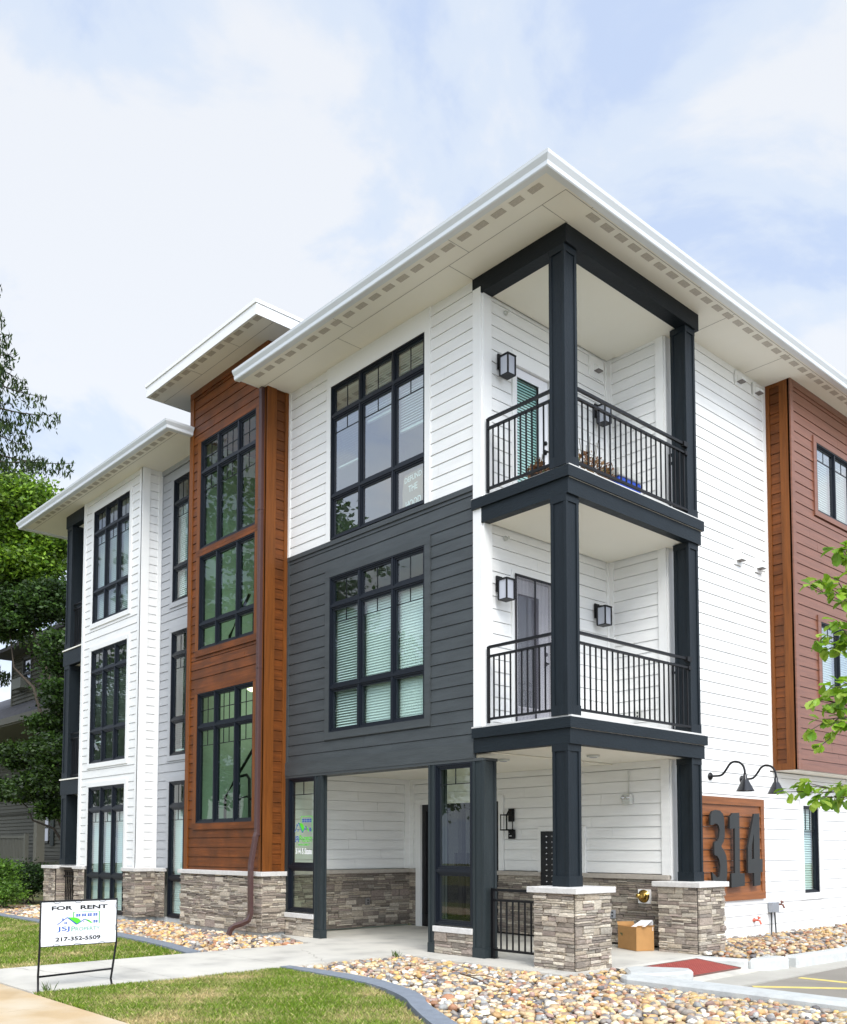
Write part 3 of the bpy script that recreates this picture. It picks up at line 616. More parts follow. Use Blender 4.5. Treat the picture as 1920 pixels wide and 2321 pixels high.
for (a, b_, c_, d_) in ((STF[0]-.12, STF[0], .0, 2.235), (STF[1], STF[1]+.11, 1.06, 2.235), (STF[0]-.12, STF[1]+.11, 2.235, 2.335)): fbox(g, FYD, a, b_, -.03, .032, c_, d_)
for (a, b_, c_, d_) in ((MBX[0]-.075, MBX[0], .98, 1.71), (MBX[1], MBX[1]+.075, .98, 1.71), (MBX[0]-.075, MBX[1]+.075, 1.71, 1.785)): fbox(g, FYD, a, b_, -.03, .034, c_, d_)
part('door_casing', g, WTRIM)
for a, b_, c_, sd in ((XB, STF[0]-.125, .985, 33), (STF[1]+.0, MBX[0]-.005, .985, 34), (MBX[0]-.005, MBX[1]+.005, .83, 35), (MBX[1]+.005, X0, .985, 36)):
    g = MB(); stones(g, FYD, a, b_, .03, c_, sd, .04, (), .80); part('stone_base', g, [STONE, MORT])  # stones darkened here too, imitating shade at the back of the porch
g = MB()
for a, b_ in ((XB, STF[0]-.12), (STF[1]+.0, MBX[0]-.0), (MBX[1], X0)): fbox(g, FYD, a, b_, 0, .085, .985, 1.055)
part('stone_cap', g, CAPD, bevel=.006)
# storefront
g = MB(); gl = MB(); a0, a1, _, zt = STF; V_ = [a0, a0+.5, a0+1.02, a0+1.54, a1]
fbox(g, FYD, a0, a0+.10, -.12, -.02, 0, zt); fbox(g, FYD, a1-.10, a1, -.12, -.02, 0, zt); fbox(g, FYD, a0+.1, a1-.1, -.12, -.02, zt-.12, zt); fbox(g, FYD, a0+.1, a1-.1, -.12, -.02, 0, .22)
for x_ in (a0+.55, a0+1.0, a0+1.44): fbox(g, FYD, x_-.05, x_+.05, -.115, -.022, .22, zt-.12)
sf = part('entry_door', g, DKDOOR, 'black framed glass entry doors at the back of the porch'); gl.poly([FYD.p(a0+.1, -.07, .22), FYD.p(a1-.1, -.07, .22), FYD.p(a1-.1, -.07, zt-.12), FYD.p(a0+.1, -.07, zt-.12)]); gl.build('glass', glass('dark_door_glass', (.20, .24, .22), 1.3, .05), sf)
g = MB(); fbox(g, FYD, a0+1.06, a0+1.09, -.02, .03, .95, 1.35); fbox(g, FYD, a0+.91, a0+.94, -.02, .03, .95, 1.35); g.build('door_handle', METAL, sf)
# porch ceilings and floor decks
def room(mb, x0, x1, y0, y1, z0, z1, open_='y', mw=0, mf=1):
    mb.poly([(x0, y1, z0), (x1, y1, z0), (x1, y1, z1), (x0, y1, z1)], mw); mb.poly([(x0, y0, z0), (x1, y0, z0), (x1, y1, z0), (x0, y1, z0)], mf); mb.poly([(x0, y0, z1), (x1, y0, z1), (x1, y1, z1), (x0, y1, z1)], mw)
    mb.poly([(x0, y0, z0), (x0, y1, z0), (x0, y1, z1), (x0, y0, z1)], mw)
    if open_ == 'y': mb.poly([(x1, y0, z0), (x1, y1, z0), (x1, y1, z1), (x1, y0, z1)], mw)
    else: mb.poly([(x0, y0, z0), (x1, y0, z0), (x1, y0, z1), (x0, y0, z1)], mw)
g = MB(); room(g, XB+.05, -1.62, .035, 2.6, 3.1, 5.98); room(g, XB+.05, -1.62, .035, 2.6, 6.2, 9.1); room(g, XB, -1.6, D+.05, 6, 0, 2.6); room(g, -13.6, -10.8, YB+.035, 3, 0, 2.75); room(g, -13.6, -10.8, YB+.035, 3, 3.1, 5.98); room(g, -13.6, -10.8, YB+.035, 3, 6.2, 9.15)
room(g, -10.7, -8.8, .035, 3, 0, 2.75); room(g, -10.7, -8.8, .035, 3, 3.1, 5.98); room(g, -10.7, -8.8, .035, 3, 6.2, 9.15)
room(g, -4, -.035, 6.1, 12, 3.1, 5.9, 'x'); room(g, -4, -.035, 6.1, 12, 6.2, 9.1, 'x'); room(g, -4, X0-.035, 6.1, 9, .2, 2.6, 'x')
part('interior_room', g, [WALLIN, FLOORIN])
g = MB(); room(g, XBL+.05, XB-.05, YB+.035, 2.8, 0, 9.6, 'y', 0, 1)
g.poly([(-8.4, 1.3, .4), (-6.2, 1.3, 2.6), (-6.2, 2.4, 2.6), (-8.4, 2.4, .4)]); g.poly([(-8.4, 1.3, .25), (-6.2, 1.3, 2.45), (-6.2, 1.3, 2.6), (-8.4, 1.3, .4)])
g.poly([(-8.5, 1.2, 5.2), (-6.2, 1.2, 6.9), (-6.2, 2.4, 6.9), (-8.5, 2.4, 5.2)]); g.poly([(-8.5, 1.2, 5.0), (-6.2, 1.2, 6.7), (-6.2, 1.2, 6.9), (-8.5, 1.2, 5.2)])
part('stairwell', g, [STAIRIN, FLOORIN])
g = MB()
g.tube([(-8.57, .3, 1.6), (-8.57, .3, 2.40), (-8.28, .3, 2.66), (-7.6, .3, 3.25)], .027); g.tube([(-8.10, .3, 2.76), (-7.82, .3, 2.78), (-7.73, .3, 2.70), (-7.70, .3, 1.6)], .027); g.tube([(-8.05, .3, 2.15), (-8.04, .3, 2.36), (-7.8, .3, 2.38), (-7.5, .3, 2.26)], .018)
g.tube([(-8.48, .3, 4.8), (-8.48, .3, 5.48), (-8.2, .3, 5.78), (-7.8, .3, 6.15)], .03); g.tube([(-7.63, .3, 4.6), (-7.63, .3, 5.9)], .03)
part('stair_handrail', g, METAL)
g = MB(); g.tube([(-7.85, .5, 4.45), (-7.85, .5, 9.55)], .01); g.lathe((-7.85, .5, 4.36), [(.17, .06), (.17, .03), (.12, 0), (.03, -.02)]); lampo = part('ceiling_lamp', g, emit('lamp_glow', (1, .82, .52), 3.))
pl_ = bpy.data.lights.new('stair_lamp_light', 'POINT'); pl_.energy = 14; pl_.color = (1, .93, .80); pl_.shadow_soft_size = .15; plo = bpy.data.objects.new('stair_lamp_light', pl_); sc.collection.objects.link(plo); plo.location = (-7.6, 1.0, 4.2)
# brown bay
A = (-8.327, -6.428, 6.949, 8.999); B = (-8.327, -6.428, 5.061, 6.823); C = (-8.327, -6.428, 1.88, 4.253)
g = MB(); hs = [grow(A, .115, .115, .3), grow(B, .115), grow(C, .115)]
siding(g, FYB, XBL+.13, XB-.12, 1.045, ZU-.12, 1.10, hs); siding(g, FXBR, -.273, -.093, 1.045, 9.9, 1.16); siding(g, FXBR, 0, 2, 9.2, 9.93, 1.16)
g.box(XBL, XB-.03, YB+.03, 4, 9.2, ZU-.002)
part('brown_siding', g, BROWN)
g = MB(); fbox(g, FYB, XBL, XBL+.13, -.03, .026, 1.045, ZU-.12); fbox(g, FYB, XB-.12, XB-.0, -.03, .026, 1.045, ZU-.12); fbox(g, FXBR, YB-.026, YB+.16, -.03, .026, 1.045, 9.94); fbox(g, FXBR, -.093, 0.0, -.03, .024, 1.045, 9.259); fbox(g, FrX(XBL+.03), YB, 0, -.03, -.024, 1.0, ZU)
for h in (A, B, C):
    fbox(g, FYB, h[0]-.115, h[0], -.03, .03, h[2], h[3]); fbox(g, FYB, h[1], h[1]+.115, -.03, .03, h[2], h[3])
part('brown_trim', g, BROWNV)
g = MB(); fbox(g, FYB, XBL, XB+.026, -.03, .032, ZU-.12, ZU-.001); fbox(g, FXBR, YB, 2, -.03, .030, ZU-.12, ZU-.001)
for h in (A, B, C):
    fbox(g, FYB, h[0]-.115, h[1]+.115, -.03, .032, h[3], h[3]+(.115 if h is not B else .062)); fbox(g, FYB, h[0]-.115, h[1]+.115, -.03, .033, h[2]-(.115 if h is not A else .062), h[2])
part('brown_trim', g, BROWN)
Tg = (1, [.24], None); Tg3 = (2, [.24], None); Ms = (1, [.27], .27); Ms3 = (2, [.27], .27)
window(FYB, A, (-7.72, -7.025), (8.403,), [[Ms, Ms3, Ms], [Tg, Tg3, Tg]], GLASSB, label='uppermost gridded stair window in the brown bay')
window(FYB, B, (-7.72, -7.025), (5.535,), [[N_]*3, [N_]*3], GLASSB, label='middle stair window in the brown bay')
window(FYB, C, (-7.72, -7.025), (3.633,), [[Ms, Ms3, Ms], [Tg, Tg3, Tg]], GLASSB, label='lowest stair window in the brown bay, a lit lamp inside')
g = MB(); stones(g, FYB, XBL-.05, XB+.06, .05, .97, 41); stones(g, FXBR, YB-.05, .0, .05, .97, 42); part('stone_base', g, [STONE, MORT])
g = MB(); g.box(XBL-.09, XB+.10, YB-.10, 0.02, .97, 1.045); part('stone_cap', g, CAP, bevel=.006)
g = MB(); g.box(XBL+.02, XB-.0, YB+.0, .2, -.25, .05); g.box(-10.7, XBL, .0, .3, -.25, .05); g.box(-13.6, -10.75, YB+.01, .3, -.25, .05); part('foundation', g, CONCK)
# --- left wing
V3 = (-13.104, -11.304, 6.394, 8.93); V2 = (-13.104, -11.304, 3.273, 5.78); V1 = (-13.104, -11.304, .069, 2.757)
g = MB(); hs = [grow(V3, .10, .10), grow(V2, .10), (V1[0]-.1, V1[1]+.1, 0, V1[3]+.1)]
FXR = FrX(XWR); siding(g, FYB, XWL+.12, XWR-.12, 1.03, 9.26, 1.579, hs); siding(g, FXR, YB+.14, -.1, 1.03, 9.26, 1.579)
part('white_siding', g, WHITE)
g = MB(); fbox(g, FYB, XWL, XWL+.12, -.03, .026, 1.03, 9.259); fbox(g, FYB, XWR-.12, XWR, -.03, .026, 1.03, 9.259); fbox(g, FXR, YB-.026, YB+.14, -.03, .026, 1.03, 9.259); fbox(g, FXR, -.1, -.0, -.03, .024, 1.03, 9.259)
for h in (V3, V2, V1):
    fbox(g, FYB, h[0]-.1, h[0], -.03, .03, max(h[2], 1.03), h[3]); fbox(g, FYB, h[1], h[1]+.1, -.03, .03, max(h[2], 1.03), h[3]); fbox(g, FYB, h[0]-.1, h[1]+.1, -.03, .032, h[3], h[3]+.1)
    if h is not V1: fbox(g, FYB, h[0]-.1, h[1]+.1, -.03, .032, h[2]-.1, h[2])
part('corner_board', g, WTRIM)
mv = lambda: m3(T1, M1)
bl = .75
window(FYB, V3, (-12.50, -11.905), (7.10, 8.425), mv(), GLASS, [(6.5, 8.38, 1.0), (6.5, 8.38, .95), (6.5, 8.38, 1.0)], label='third floor window of the white bay, blinds down')
window(FYB, V2, (-12.50, -11.905), (3.99, 5.304), mv(), GLASS, [(3.75, 5.30, .25), (3.95, 5.30, .25), (4.0, 5.30, .25)], label='second floor window of the white bay, blinds half raised')
window(FYB, V1, (-12.50, -11.905), (.84, 2.26), mv(), GLASS, [(.12, 2.22, 1.0), (.12, 2.22, 1.0), (.12, 2.22, 1.0)], label='full height ground floor window of the white bay')
g = MB(); G3 = (-10.205, -9.0, 6.394, 8.93); G2 = (-10.205, -9.0, 3.273, 5.78); G1 = (-10.205, -9.0, .069, 2.757)
siding(g, FY0, XWR+.03, XBL, 1.03, 9.16, 1.579, [grow(G3, .1), grow(G2, .1), (G1[0]-.1, G1[1]+.1, 0, G1[3]+.1)])
for h in (G3, G2, G1):
    fbox(g, FY0, h[0]-.1, h[0], -.03, .03, max(h[2], 1.03), h[3]); fbox(g, FY0, h[0]-.1, h[1]+.1, -.03, .032, h[3], h[3]+.1); fbox(g, FY0, h[1], h[1]+.1, -.03, .03, max(h[2], 1.03), h[3])
    if h is not G1: fbox(g, FY0, h[0]-.1, h[1]+.1, -.03, .032, h[2]-.1, h[2])
fbox(g, FY0, XWR, XWR+.03, -.03, .02, 1.03, 9.2); fbox(g, FY0, XWR, XBL, -.03, .03, 9.16, 9.259)
part('light_gray_siding', g, LGRAY)
for h, rows, bb, lb in ((G3, (7.10, 8.425), [(6.5, 8.36, 1.05)]*2, 'third floor window in the light gray recess'), (G2, (3.99, 5.304), [(3.4, 5.28, .3)]*2, 'second floor window in the light gray recess'), (G1, (.84, 2.26), [(.12, 2.22, 1.05)]*2, 'ground floor window in the light gray recess')):
    window(FY0, h, (-9.6,), rows, [[N_]*2, [M1]*2, [T1]*2], GLASS, bb, label=lb)
g = MB()
for a, b_, fr, sd in ((XWL-.05, -13.2, FYB, 51), (-11.21, XWR+.05, FYB, 52), (YB-.05, 0, FXR, 53), (XWR+.05, -10.30, FY0, 54)): stones(g, fr, a, b_, .05, .96, sd, tone=.95)
part('stone_base', g, [STONE, MORT])
g = MB(); g.box(XWL-.07, -13.19, YB-.10, 0, .96, 1.03); g.box(-11.23, XWR+.10, YB-.10, 0, .96, 1.03); g.box(XWR+.1, -10.28, -.10, 0, .96, 1.029); part('stone_cap', g, CAP, bevel=.006)
# --- corner: inner porch walls
g = MB(); D3 = (.65, 1.40, 6.18, 8.23); D2 = (.62, 1.38, 3.08, 5.20)
siding(g, FXA, .16, D-.06, 3.06, 5.85, 1.579, [(D2[0]-.07, D2[1]+.09, 3, 5.29)]); siding(g, FXA, .16, D-.06, 6.16, 9.04, 1.579, [(D3[0]-.07, D3[1]+.09, 6, 8.43), (2.33, 2.68, 8.66, 8.98)])
siding(g, FYD, XW+.09, X0-.135, 3.06, 5.85, 1.579); siding(g, FYD, XW+.09, X0-.135, 6.16, 9.04, 1.579)
part('white_siding', g, WHITE)
g = MB()
fbox(g, FXA, D-.07, D, -.03, .024, 3.06, 9.04); fbox(g, FYD, XW+.024, XW+.1, -.03, .022, 3.06, 9.04); fbox(g, FYD, X0-.14, X0, -.03, .026, 2.75, 9.10)
for (a, b_, z0, z1, ht) in ((D2[0], D2[1], 3.06, 5.20, .08), (D3[0], D3[1], 6.16, 8.23, .19)):
    fbox(g, FXA, a-.07, a, -.03, .034, z0, z1); fbox(g, FXA, b_, b_+.09, -.03, .034, z0, z1); fbox(g, FXA, a-.07, b_+.09, -.03, .036, z1, z1+ht)
fbox(g, FXA, 2.33, 2.68, 0, .03, 8.66, 8.98)
part('door_casing', g, WTRIM)
def door(r, glz, lab, mg, blind):
    a, b_, z0, z1 = r; ga, gb, gz0, gz1 = glz; g = MB()
    for s0, s1, za, zc in cut(a+.01, b_-.01, z0+.01, z1-.01, [(ga, gb, gz0, gz1)]): fbox(g, FXA, s0, s1, -.06, -.015, za, zc)
    for (q0, q1, w0, w1) in ((ga-.03, ga, gz0, gz1), (gb, gb+.03, gz0, gz1), (ga-.03, gb+.03, gz0-.03, gz0), (ga-.03, gb+.03, gz1, gz1+.03)): fbox(g, FXA, q0, q1, -.06, -.002, w0, w1)
    d_ = part('balcony_door', g, DOORW, lab); g = MB(); g.poly([FXA.p(ga, -.03, gz0), FXA.p(gb, -.03, gz0), FXA.p(gb, -.03, gz1), FXA.p(ga, -.03, gz1)]); g.build('glass', mg, d_)
    g = MB(); g.lathe(FXA.p(b_-.075, -.015, z0+1.12), [(.03, 0), (.03, .02), (.02, .03)], 12, (1, 0, 0)); g.build('deadbolt', METAL, d_)
    g = MB(); g.lathe(FXA.p(b_-.075, -.015, z0+.98), [(.03, 0), (.03, .015), (.012, .02), (.012, .05)], 12, (1, 0, 0)); g.box(XW+.03, XW+.045, b_-.15, b_-.065, z0+.97, z0+.99); g.build('door_handle', METAL, d_)
    if blind:
        bb = MB(); zz = gz1
        while zz > gz0+.02: bb.poly([(XW-.062, ga, zz+.017), (XW-.062, gb, zz+.017), (XW-.048, gb, zz-.016), (XW-.048, ga, zz-.016)]); zz -= .042
        bb.build('blind', BLIND, d_)
    g = MB(); g.box(XW-.5, XW-.13, a, b_, z0, z1); g.build('dark_room', mat('dark_room', (.03, .04, .035), .8) if blind else mat('gray_room_fill', (.30, .32, .31), .8), d_)  # box behind glass: dark paint stands for unlit room, gray lightens lower pane
    return d_
door(D3, (.71, 1.18, 6.40, 8.09), 'white upper balcony door with teal looking blinds', DOORG, True)
dd = door(D2, (.70, 1.15, 3.40, 4.98), 'lower balcony door behind a magnetic mesh curtain', glass('lower_door_glass', (.60, .68, .66), 1.6, .10), False)
ms = bpy.data.materials.new('mesh_screen'); ms.use_nodes = True; t = ms.node_tree; MATS['ms'] = ms
b = t.nodes['Principled BSDF']; b.inputs['Base Color'].default_value = (.20, .19, .23, 1); tr = t.nodes.new('ShaderNodeBsdfTransparent'); mxs = t.nodes.new('ShaderNodeMixShader'); wv = t.nodes.new('ShaderNodeTexWave'); wv.bands_direction = 'Y'; wv.inputs['Scale'].default_value = 11
tcn = t.nodes.new('ShaderNodeTexCoord'); t.links.new(tcn.outputs['Object'], wv.inputs[0]); mrn = t.nodes.new('ShaderNodeMapRange'); mrn.inputs[3].default_value = .16; mrn.inputs[4].default_value = .40; t.links.new(wv.outputs[1], mrn.inputs[0]); t.links.new(mrn.outputs[0], mxs.inputs[0]); t.links.new(tr.outputs[0], mxs.inputs[1]); t.links.new(b.outputs[0], mxs.inputs[2]); t.links.new(mxs.outputs[0], t.nodes['Material Output'].inputs[0])
g = MB(); fbox(g, FXA, .60, 1.40, .040, .043, 3.10, 5.22); sc_ = g.build('mesh_curtain', ms, dd)
g = MB()
for a, b_, c_, d_ in ((.595, .625, 3.10, 5.22), (1.385, 1.41, 3.10, 5.22), (.595, 1.41, 5.20, 5.235), (.995, 1.03, 3.10, 5.2)): fbox(g, FXA, a, b_, .044, .050, c_, d_)
g.build('curtain_border', mat('curtain_tape', (.02, .02, .025), .8), dd)
# decks, belts
for z, bt, bm, nm in ((3.035, 2.90, 2.71, 'lower'), (6.152, 6.01, 5.81, 'upper')):
    g = MB(); g.box(XW+.0, .012, -.012+0, 3.0, bt, z+.028); g.box(XW-.19, XW, -.03, .0, z-.0, z+.024)
    part('balcony_floor', g, mat('pale_deck_slab', (.62, .61, .58), .7, .08, (3, 3, 3)), nm+' balcony deck slab')
    g = MB(); xb = -1.64
    for (o1, za, zb) in ((.034, bt+.002, z), (.0, bm, bt)):
        g.box(xb, 0+o1, -.027-o1, .10, za, zb); g.box(-.13, 0+o1, .10, 3.0+o1, za, zb)
    part('balcony_beam', g, DARK, nm+' dark belt beam round the corner balcony')
g = MB(); g.box(-1.64, 0, -.027, .17, 9.013, 9.258); g.box(-.2, 0, .17, 3.03, 9.013, 9.258); part('balcony_beam', g, mat('top_beam_paint', (.006, .009, .012), .5, .12, (2, 2, 8), .3, (14, 14, 60), spec=.2), 'roof beam over the upper balcony')
g = MB(); g.box(XW+.03, -.2, .17, D-.03, 9.03, 9.10); g.box(-1.3+.0, -.205, D-.03, 3.03, 9.03, 9.1); g.box(X0-.0, -.2, D-.02, 3.0, 9.028, 9.09)
g.box(XW+.03, -.13, .1, D-.03, 5.825, 5.9)
g.box(X0+.02, -.13, D-.03, 2.99, 5.824, 5.9)
g.box(XW+.02, -.13, .1, D-.03, 2.722, 2.8); g.box(XB+.03, XW+.018, .06, D-.03, 2.715, 2.79); g.box(X0+.02, -.13, D-.03, 2.99, 2.723, 2.8)
g.box(XW+.01, XW+.05, .1, D-.03, 2.700, 2.716)
part('porch_ceiling', g, CEIL)
# columns
def column(x0, y0, z0, z1, lab=None, s_=.25): g = MB(); paneled(g, x0, x0+s_, y0, y0+s_, z0, z1, .045, .13, .085); part('column', g, DARKV, lab)
for (z0, z1, w_) in ((.976, 2.709, 'ground floor'), (3.064, 5.809, 'lower balcony'), (6.181, 9.012, 'upper balcony')):
    column(-.285, -.025, z0, z1, w_+' corner column'); column(-.285, 2.72, z0, z1, w_+' column at the side wall')
for i, (y0, y1, sd) in enumerate(((-.20, .47, 61), (2.453, 3.12, 62))):
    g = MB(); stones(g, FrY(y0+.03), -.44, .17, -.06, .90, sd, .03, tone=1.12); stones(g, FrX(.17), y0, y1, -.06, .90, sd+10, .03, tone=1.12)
    g.box(-.45, .165, y0+.035, y1-.02, -.1, .90, 1); part('stone_pedestal', g, [STONE, MORT], ('front' if i == 0 else 'rear')+' stone pedestal carrying a dark column')
    g = MB(); g.box(-.52, .25, y0-.05, y1+.05, .902, .975); part('stone_cap', g, CAP, bevel=.008)
# side wall
NW = (6.827, 7.414, .669, 2.173)
g = MB(); siding(g, FX0, D+.13, 5.72, .0, 9.26, 1.579, [(4.705, 4.895, 5.97, 6.23), (5.36, 5.545, 5.97, 6.23), (4.80, 5.03, 9.0, 9.2), (5.36, 5.62, 9.0, 9.2)]); siding(g, FX0, 5.72, 16, .0, 2.70, 1.579, [grow(NW, .11)])
part('white_siding', g, WHITE)
g = MB(); fbox(g, FX0, D, D+.135, -.03, .026, .98, 9.10); fbox(g, FX0, 5.72, 5.83, -.03, .026, 2.72, 9.259)
c = .11
for (a, b_, z0, z1) in ((NW[0]-c, NW[0], NW[2], NW[3]), (NW[1], NW[1]+c, NW[2], NW[3]), (NW[0]-c, NW[1]+c, NW[3], NW[3]+c), (NW[0]-c, NW[1]+c, NW[2]-c, NW[2])): fbox(g, FX0, a, b_, -.03, .03, z0, z1)
part('corner_board', g, WTRIM)
window(FX0, NW, (), (), [[(2, [.36, .385], .36)]], GLASS, [(.7, 2.12, .8)], fw_=.034, dep=.0, label='slim black ground floor window in the white side wall')
# brown box
YBB = 5.819; FXB0 = FrX(0.); FYBB = FrY(YBB)
R3 = (6.707, 8.14, 7.214, 8.42); R2 = (6.72, 8.14, 4.056, 5.293)
RB = mat('brown_sheen_siding', (.20, .083, .050), .32, .26, (1.3, 1.3, 26), .2, (5, 5, 90))  # same brown siding, paler and grayer to paint in the sky sheen
g = MB(); siding(g, FXB0, YBB+.08, 16, 2.83, 9.15, 2.72, [grow(R3, .11), grow(R2, .11)]); part('brown_siding', g, RB)
g = MB(); siding(g, FYBB, -.35, -.175, 2.83, 9.2, 2.72); part('brown_siding', g, BROWN)
g = MB(); fbox(g, FYBB, X0, -.35, -.03, .024, 2.72, 9.259); fbox(g, FYBB, -.175, .0, -.03, .026, 2.72, 9.259); fbox(g, FYBB, -.35, -.175, -.03, .022, 2.72, 2.83); fbox(g, FYBB, -.35, -.175, -.03, .023, 9.2, 9.259); part('brown_trim', g, BROWNV)
g = MB(); fbox(g, FXB0, YBB-.026, YBB+.08, -.03, .026, 2.72, 9.259); fbox(g, FXB0, YBB+.08, 16, -.03, .028, 2.72, 2.83); fbox(g, FXB0, YBB+.08, 16, -.03, .028, 9.15, 9.259)
for h in (R3, R2):
    fbox(g, FXB0, h[0]-.11, h[0], -.03, .03, h[2], h[3]); fbox(g, FXB0, h[1], h[1]+.11, -.03, .03, h[2], h[3]); fbox(g, FXB0, h[0]-.11, h[1]+.11, -.03, .032, h[3], h[3]+.095); fbox(g, FXB0, h[0]-.11, h[1]+.11, -.03, .032, h[2]-.09, h[2])
part('brown_trim', g, RB)
g = MB(); g.box(X0, -.03, YBB+.0, 16, 2.715, 2.76); part('soffit', g, SOFF)
for h, lb in ((R3, 'upper sliding window in the brown side wall'), (R2, 'lower sliding window in the brown side wall')):
    window(FXB0, h, (7.43,), (), [[(1, [.2], .2)]*2], GLASS3, [(h[2]+.05, h[3]-.05, 1.1)]*2, label=lb, fw_=.038)
# back and hidden sides
g = MB(); g.box(XWL, -.0, 15.9, 16, 0, 9.2); g.box(XWL, XWL+.05, YB+.05, 16, 0, 9.2); part('rear_wall', g, WHITE)
# --- roofs
def soffit_roof(x0, x1, y0, y1, z):
    g = MB(); g.box(x0, x1, y0, y1, z, z+.05); part('soffit', g, SOFF)
XE, YE, XLM, XLR, XLL = .53, -1.007, -6.248, -8.629, -16.29
soffit_roof(XLM, XE-.01, YE+.01, 16, ZS); soffit_roof(XLL+.01, XLR-.01, YE+.01, 5, ZS); soffit_roof(-9.391+.01, -5.516-.01, -1.056+.01, 5, ZU)
g = MB()   # soffit board joints
def seam(x0, x1, y0, y1, z): g.box(x0, x1, y0, y1, z-.003, z-.0005)
seam(XLM, .375, -.493, -.487, ZS); seam(.372, .378, -.49, 16, ZS)
for x_ in (-1.24, -3.7): seam(x_-.003, x_+.003, YE+.02, -.494, ZS)
seam(-1.63, -1.624, -.486, -.03, ZS); seam(-4.09, -4.084, -.486, -.03, ZS); seam(.006, .012, -.486, 0, ZS); seam(XLL, XLR, -.70, -.694, ZS)
for y_ in (0.0, 2.44, 4.88): seam(.379, .52, y_, y_+.006, ZS)
for y_ in (3.4, 5.1): seam(-.4, .371, y_, y_+.006, ZS)
seam(-9.38, -5.53, -.703, -.697, ZU)
for x_ in (-7.9, -6.6): seam(x_, x_+.006, -1.03, -.704, ZU)
part('soffit_joint', g, mat('soffit_gap', (.30, .28, .25), .8))
vm = MB(); vm.box(-.0925, .0925, -.047, .047, -.004, 0); vme = None
def vent(x, y, z, rot=0):
    global vme
    if vme is None: o = vm.build('soffit_vent', VENT, BLD); vme = o.data
    else: o = link('soffit_vent', vme, BLD)
    o.location = (x, y, z-.001); o.rotation_euler[2] = rot
for i in range(21): vent(.145-.300*i, -.765, ZS)
for i in range(36): vent(.285, .155+.292*i, ZS, R(90))
for i in range(23): vent(-8.95-.300*i, -.80, ZS)
for i in range(13): vent(-5.62-.300*i, -.955, ZU)
for x_ in (-9.2, -5.65):
    for i in range(2): vent(x_, .1+.3*i, ZU, R(90))
KP = [(-.10, -.035), (-.012, -.040), (.0, -.028), (.004, .02), (.040, .075), (.048, .112), (.036, .116), (.03, .085), (-.10, .085)]
def gutter(path, lab, zb=ZS):
    """path of (x, y) corners; outward side is to the right of travel"""
    g = MB(); n = len(path); P = [Vector(p) for p in path]; rings = []
    for i in range(n):
        d0 = (P[i]-P[i-1]).normalized() if i > 0 else (P[1]-P[0]).normalized(); d1 = (P[i+1]-P[i]).normalized() if i < n-1 else d0
        n0 = Vector((d0.y, -d0.x)); n1 = Vector((d1.y, -d1.x)); mt = (n0+n1); mt = mt/mt.dot(n0)
        b = len(g.v); g.v += [(P[i].x+mt.x*o, P[i].y+mt.y*o, zb+z_) for o, z_ in KP]; rings.append(b)
    k = len(KP)
    for i in range(n-1):
        for j in range(k): g.face([rings[i]+j, rings[i]+(j+1) % k, rings[i+1]+(j+1) % k, rings[i+1]+j])
    g.face([rings[0]+j for j in range(k)]); g.face([rings[-1]+j for j in range(k)][::-1]); return part('gutter', g, GUT, lab)
gutter([(XLM, YE), (XE, YE), (XE, 16)], 'white gutter round the corner of the main roof')
gutter([(XLL, 5), (XLL, YE), (XLR, YE), (XLR, YB-.03)], 'white gutter along the left wing roof')
g = MB(); g.box(XLM-.01, XLM+.0, YE+.0, YB-.03, ZS-.005, ZS+.11); part('fascia', g, GUT)
g = MB(); zt = 10.291
for (a, b_, c_, d_) in ((-9.391, -5.516, -1.056, -1.03), (-9.391, -9.365, -1.03, 5), (-5.542, -5.516, -1.03, 5)):
    g.box(a, b_, c_, d_, ZU-.012, ZU+.175)
g.box(-9.41, -5.50, -1.075, 5, ZU+.178, zt-.0); part('fascia', g, WTRIM)
def hip(x0, x1, y0, y1, z, h, ins):
    g = MB(); g.box(x0, x1, y0, y1, z-.03, z); a = [(x0, y0, z+.001), (x1, y0, z+.001), (x1, y1, z+.001), (x0, y1, z+.001)]; t_ = [(x0+ins, y0+ins, z+h), (x1-ins, y0+ins, z+h), (x1-ins, y1-ins, z+h), (x0+ins, y1-ins, z+h)]
    for i in range(4): j = (i+1) % 4; g.poly([a[i], a[j], t_[j], t_[i]])
    g.poly(t_); part('roof', g, ROOFM)
hip(XLM+.0, XE+.02, YE-.02, 16, ZS+.10, .55, 3.2); hip(XLL, XLR, YE-.02, 5, ZS+.10, .4, 2.6); hip(-9.3, -5.6, -.9, 5, zt+.03, .12, 1.2)
# downspout
g = MB()
def sq(path, a=.042, b_=.032):
    for p, q in zip(path, path[1:]):
        pass
    P = [Vector(p) for p in path]; rings = []
    for i, p in enumerate(P):
        d = (P[min(i+1, len(P)-1)]-P[max(i-1, 0)]).normalized(); x = Vector((1, 0, 0)) if abs(d.x) < .8 else Vector((0, 0, 1)); x = (x-d*x.dot(d)).normalized(); y = d.cross(x); b = len(g.v)
        g.v += [tuple(p+s1*a*x+s2*b_*y) for s1, s2 in ((-1, -1), (1, -1), (1, 1), (-1, 1))]; rings.append(b)
    for i in range(len(P)-1):
        for k in range(4): g.face([rings[i]+k, rings[i]+(k+1) % 4, rings[i+1]+(k+1) % 4, rings[i+1]+k])
    g.face([rings[0]+k for k in range(4)]); g.face([rings[-1]+k for k in range(4)])
DX = -6.205
sq([(DX, -.49, 9.255), (DX, -.49, 1.70), (DX, -.52, 1.62), (DX, -.60, 1.18), (DX, -.605, 1.1), (DX, -.60, .36), (DX-.02, -.62, .26), (DX-.10, -.68, .20), (DX-.22, -.76, .16), (DX-.28, -.80, .10), (DX-.30, -.82, .01)])
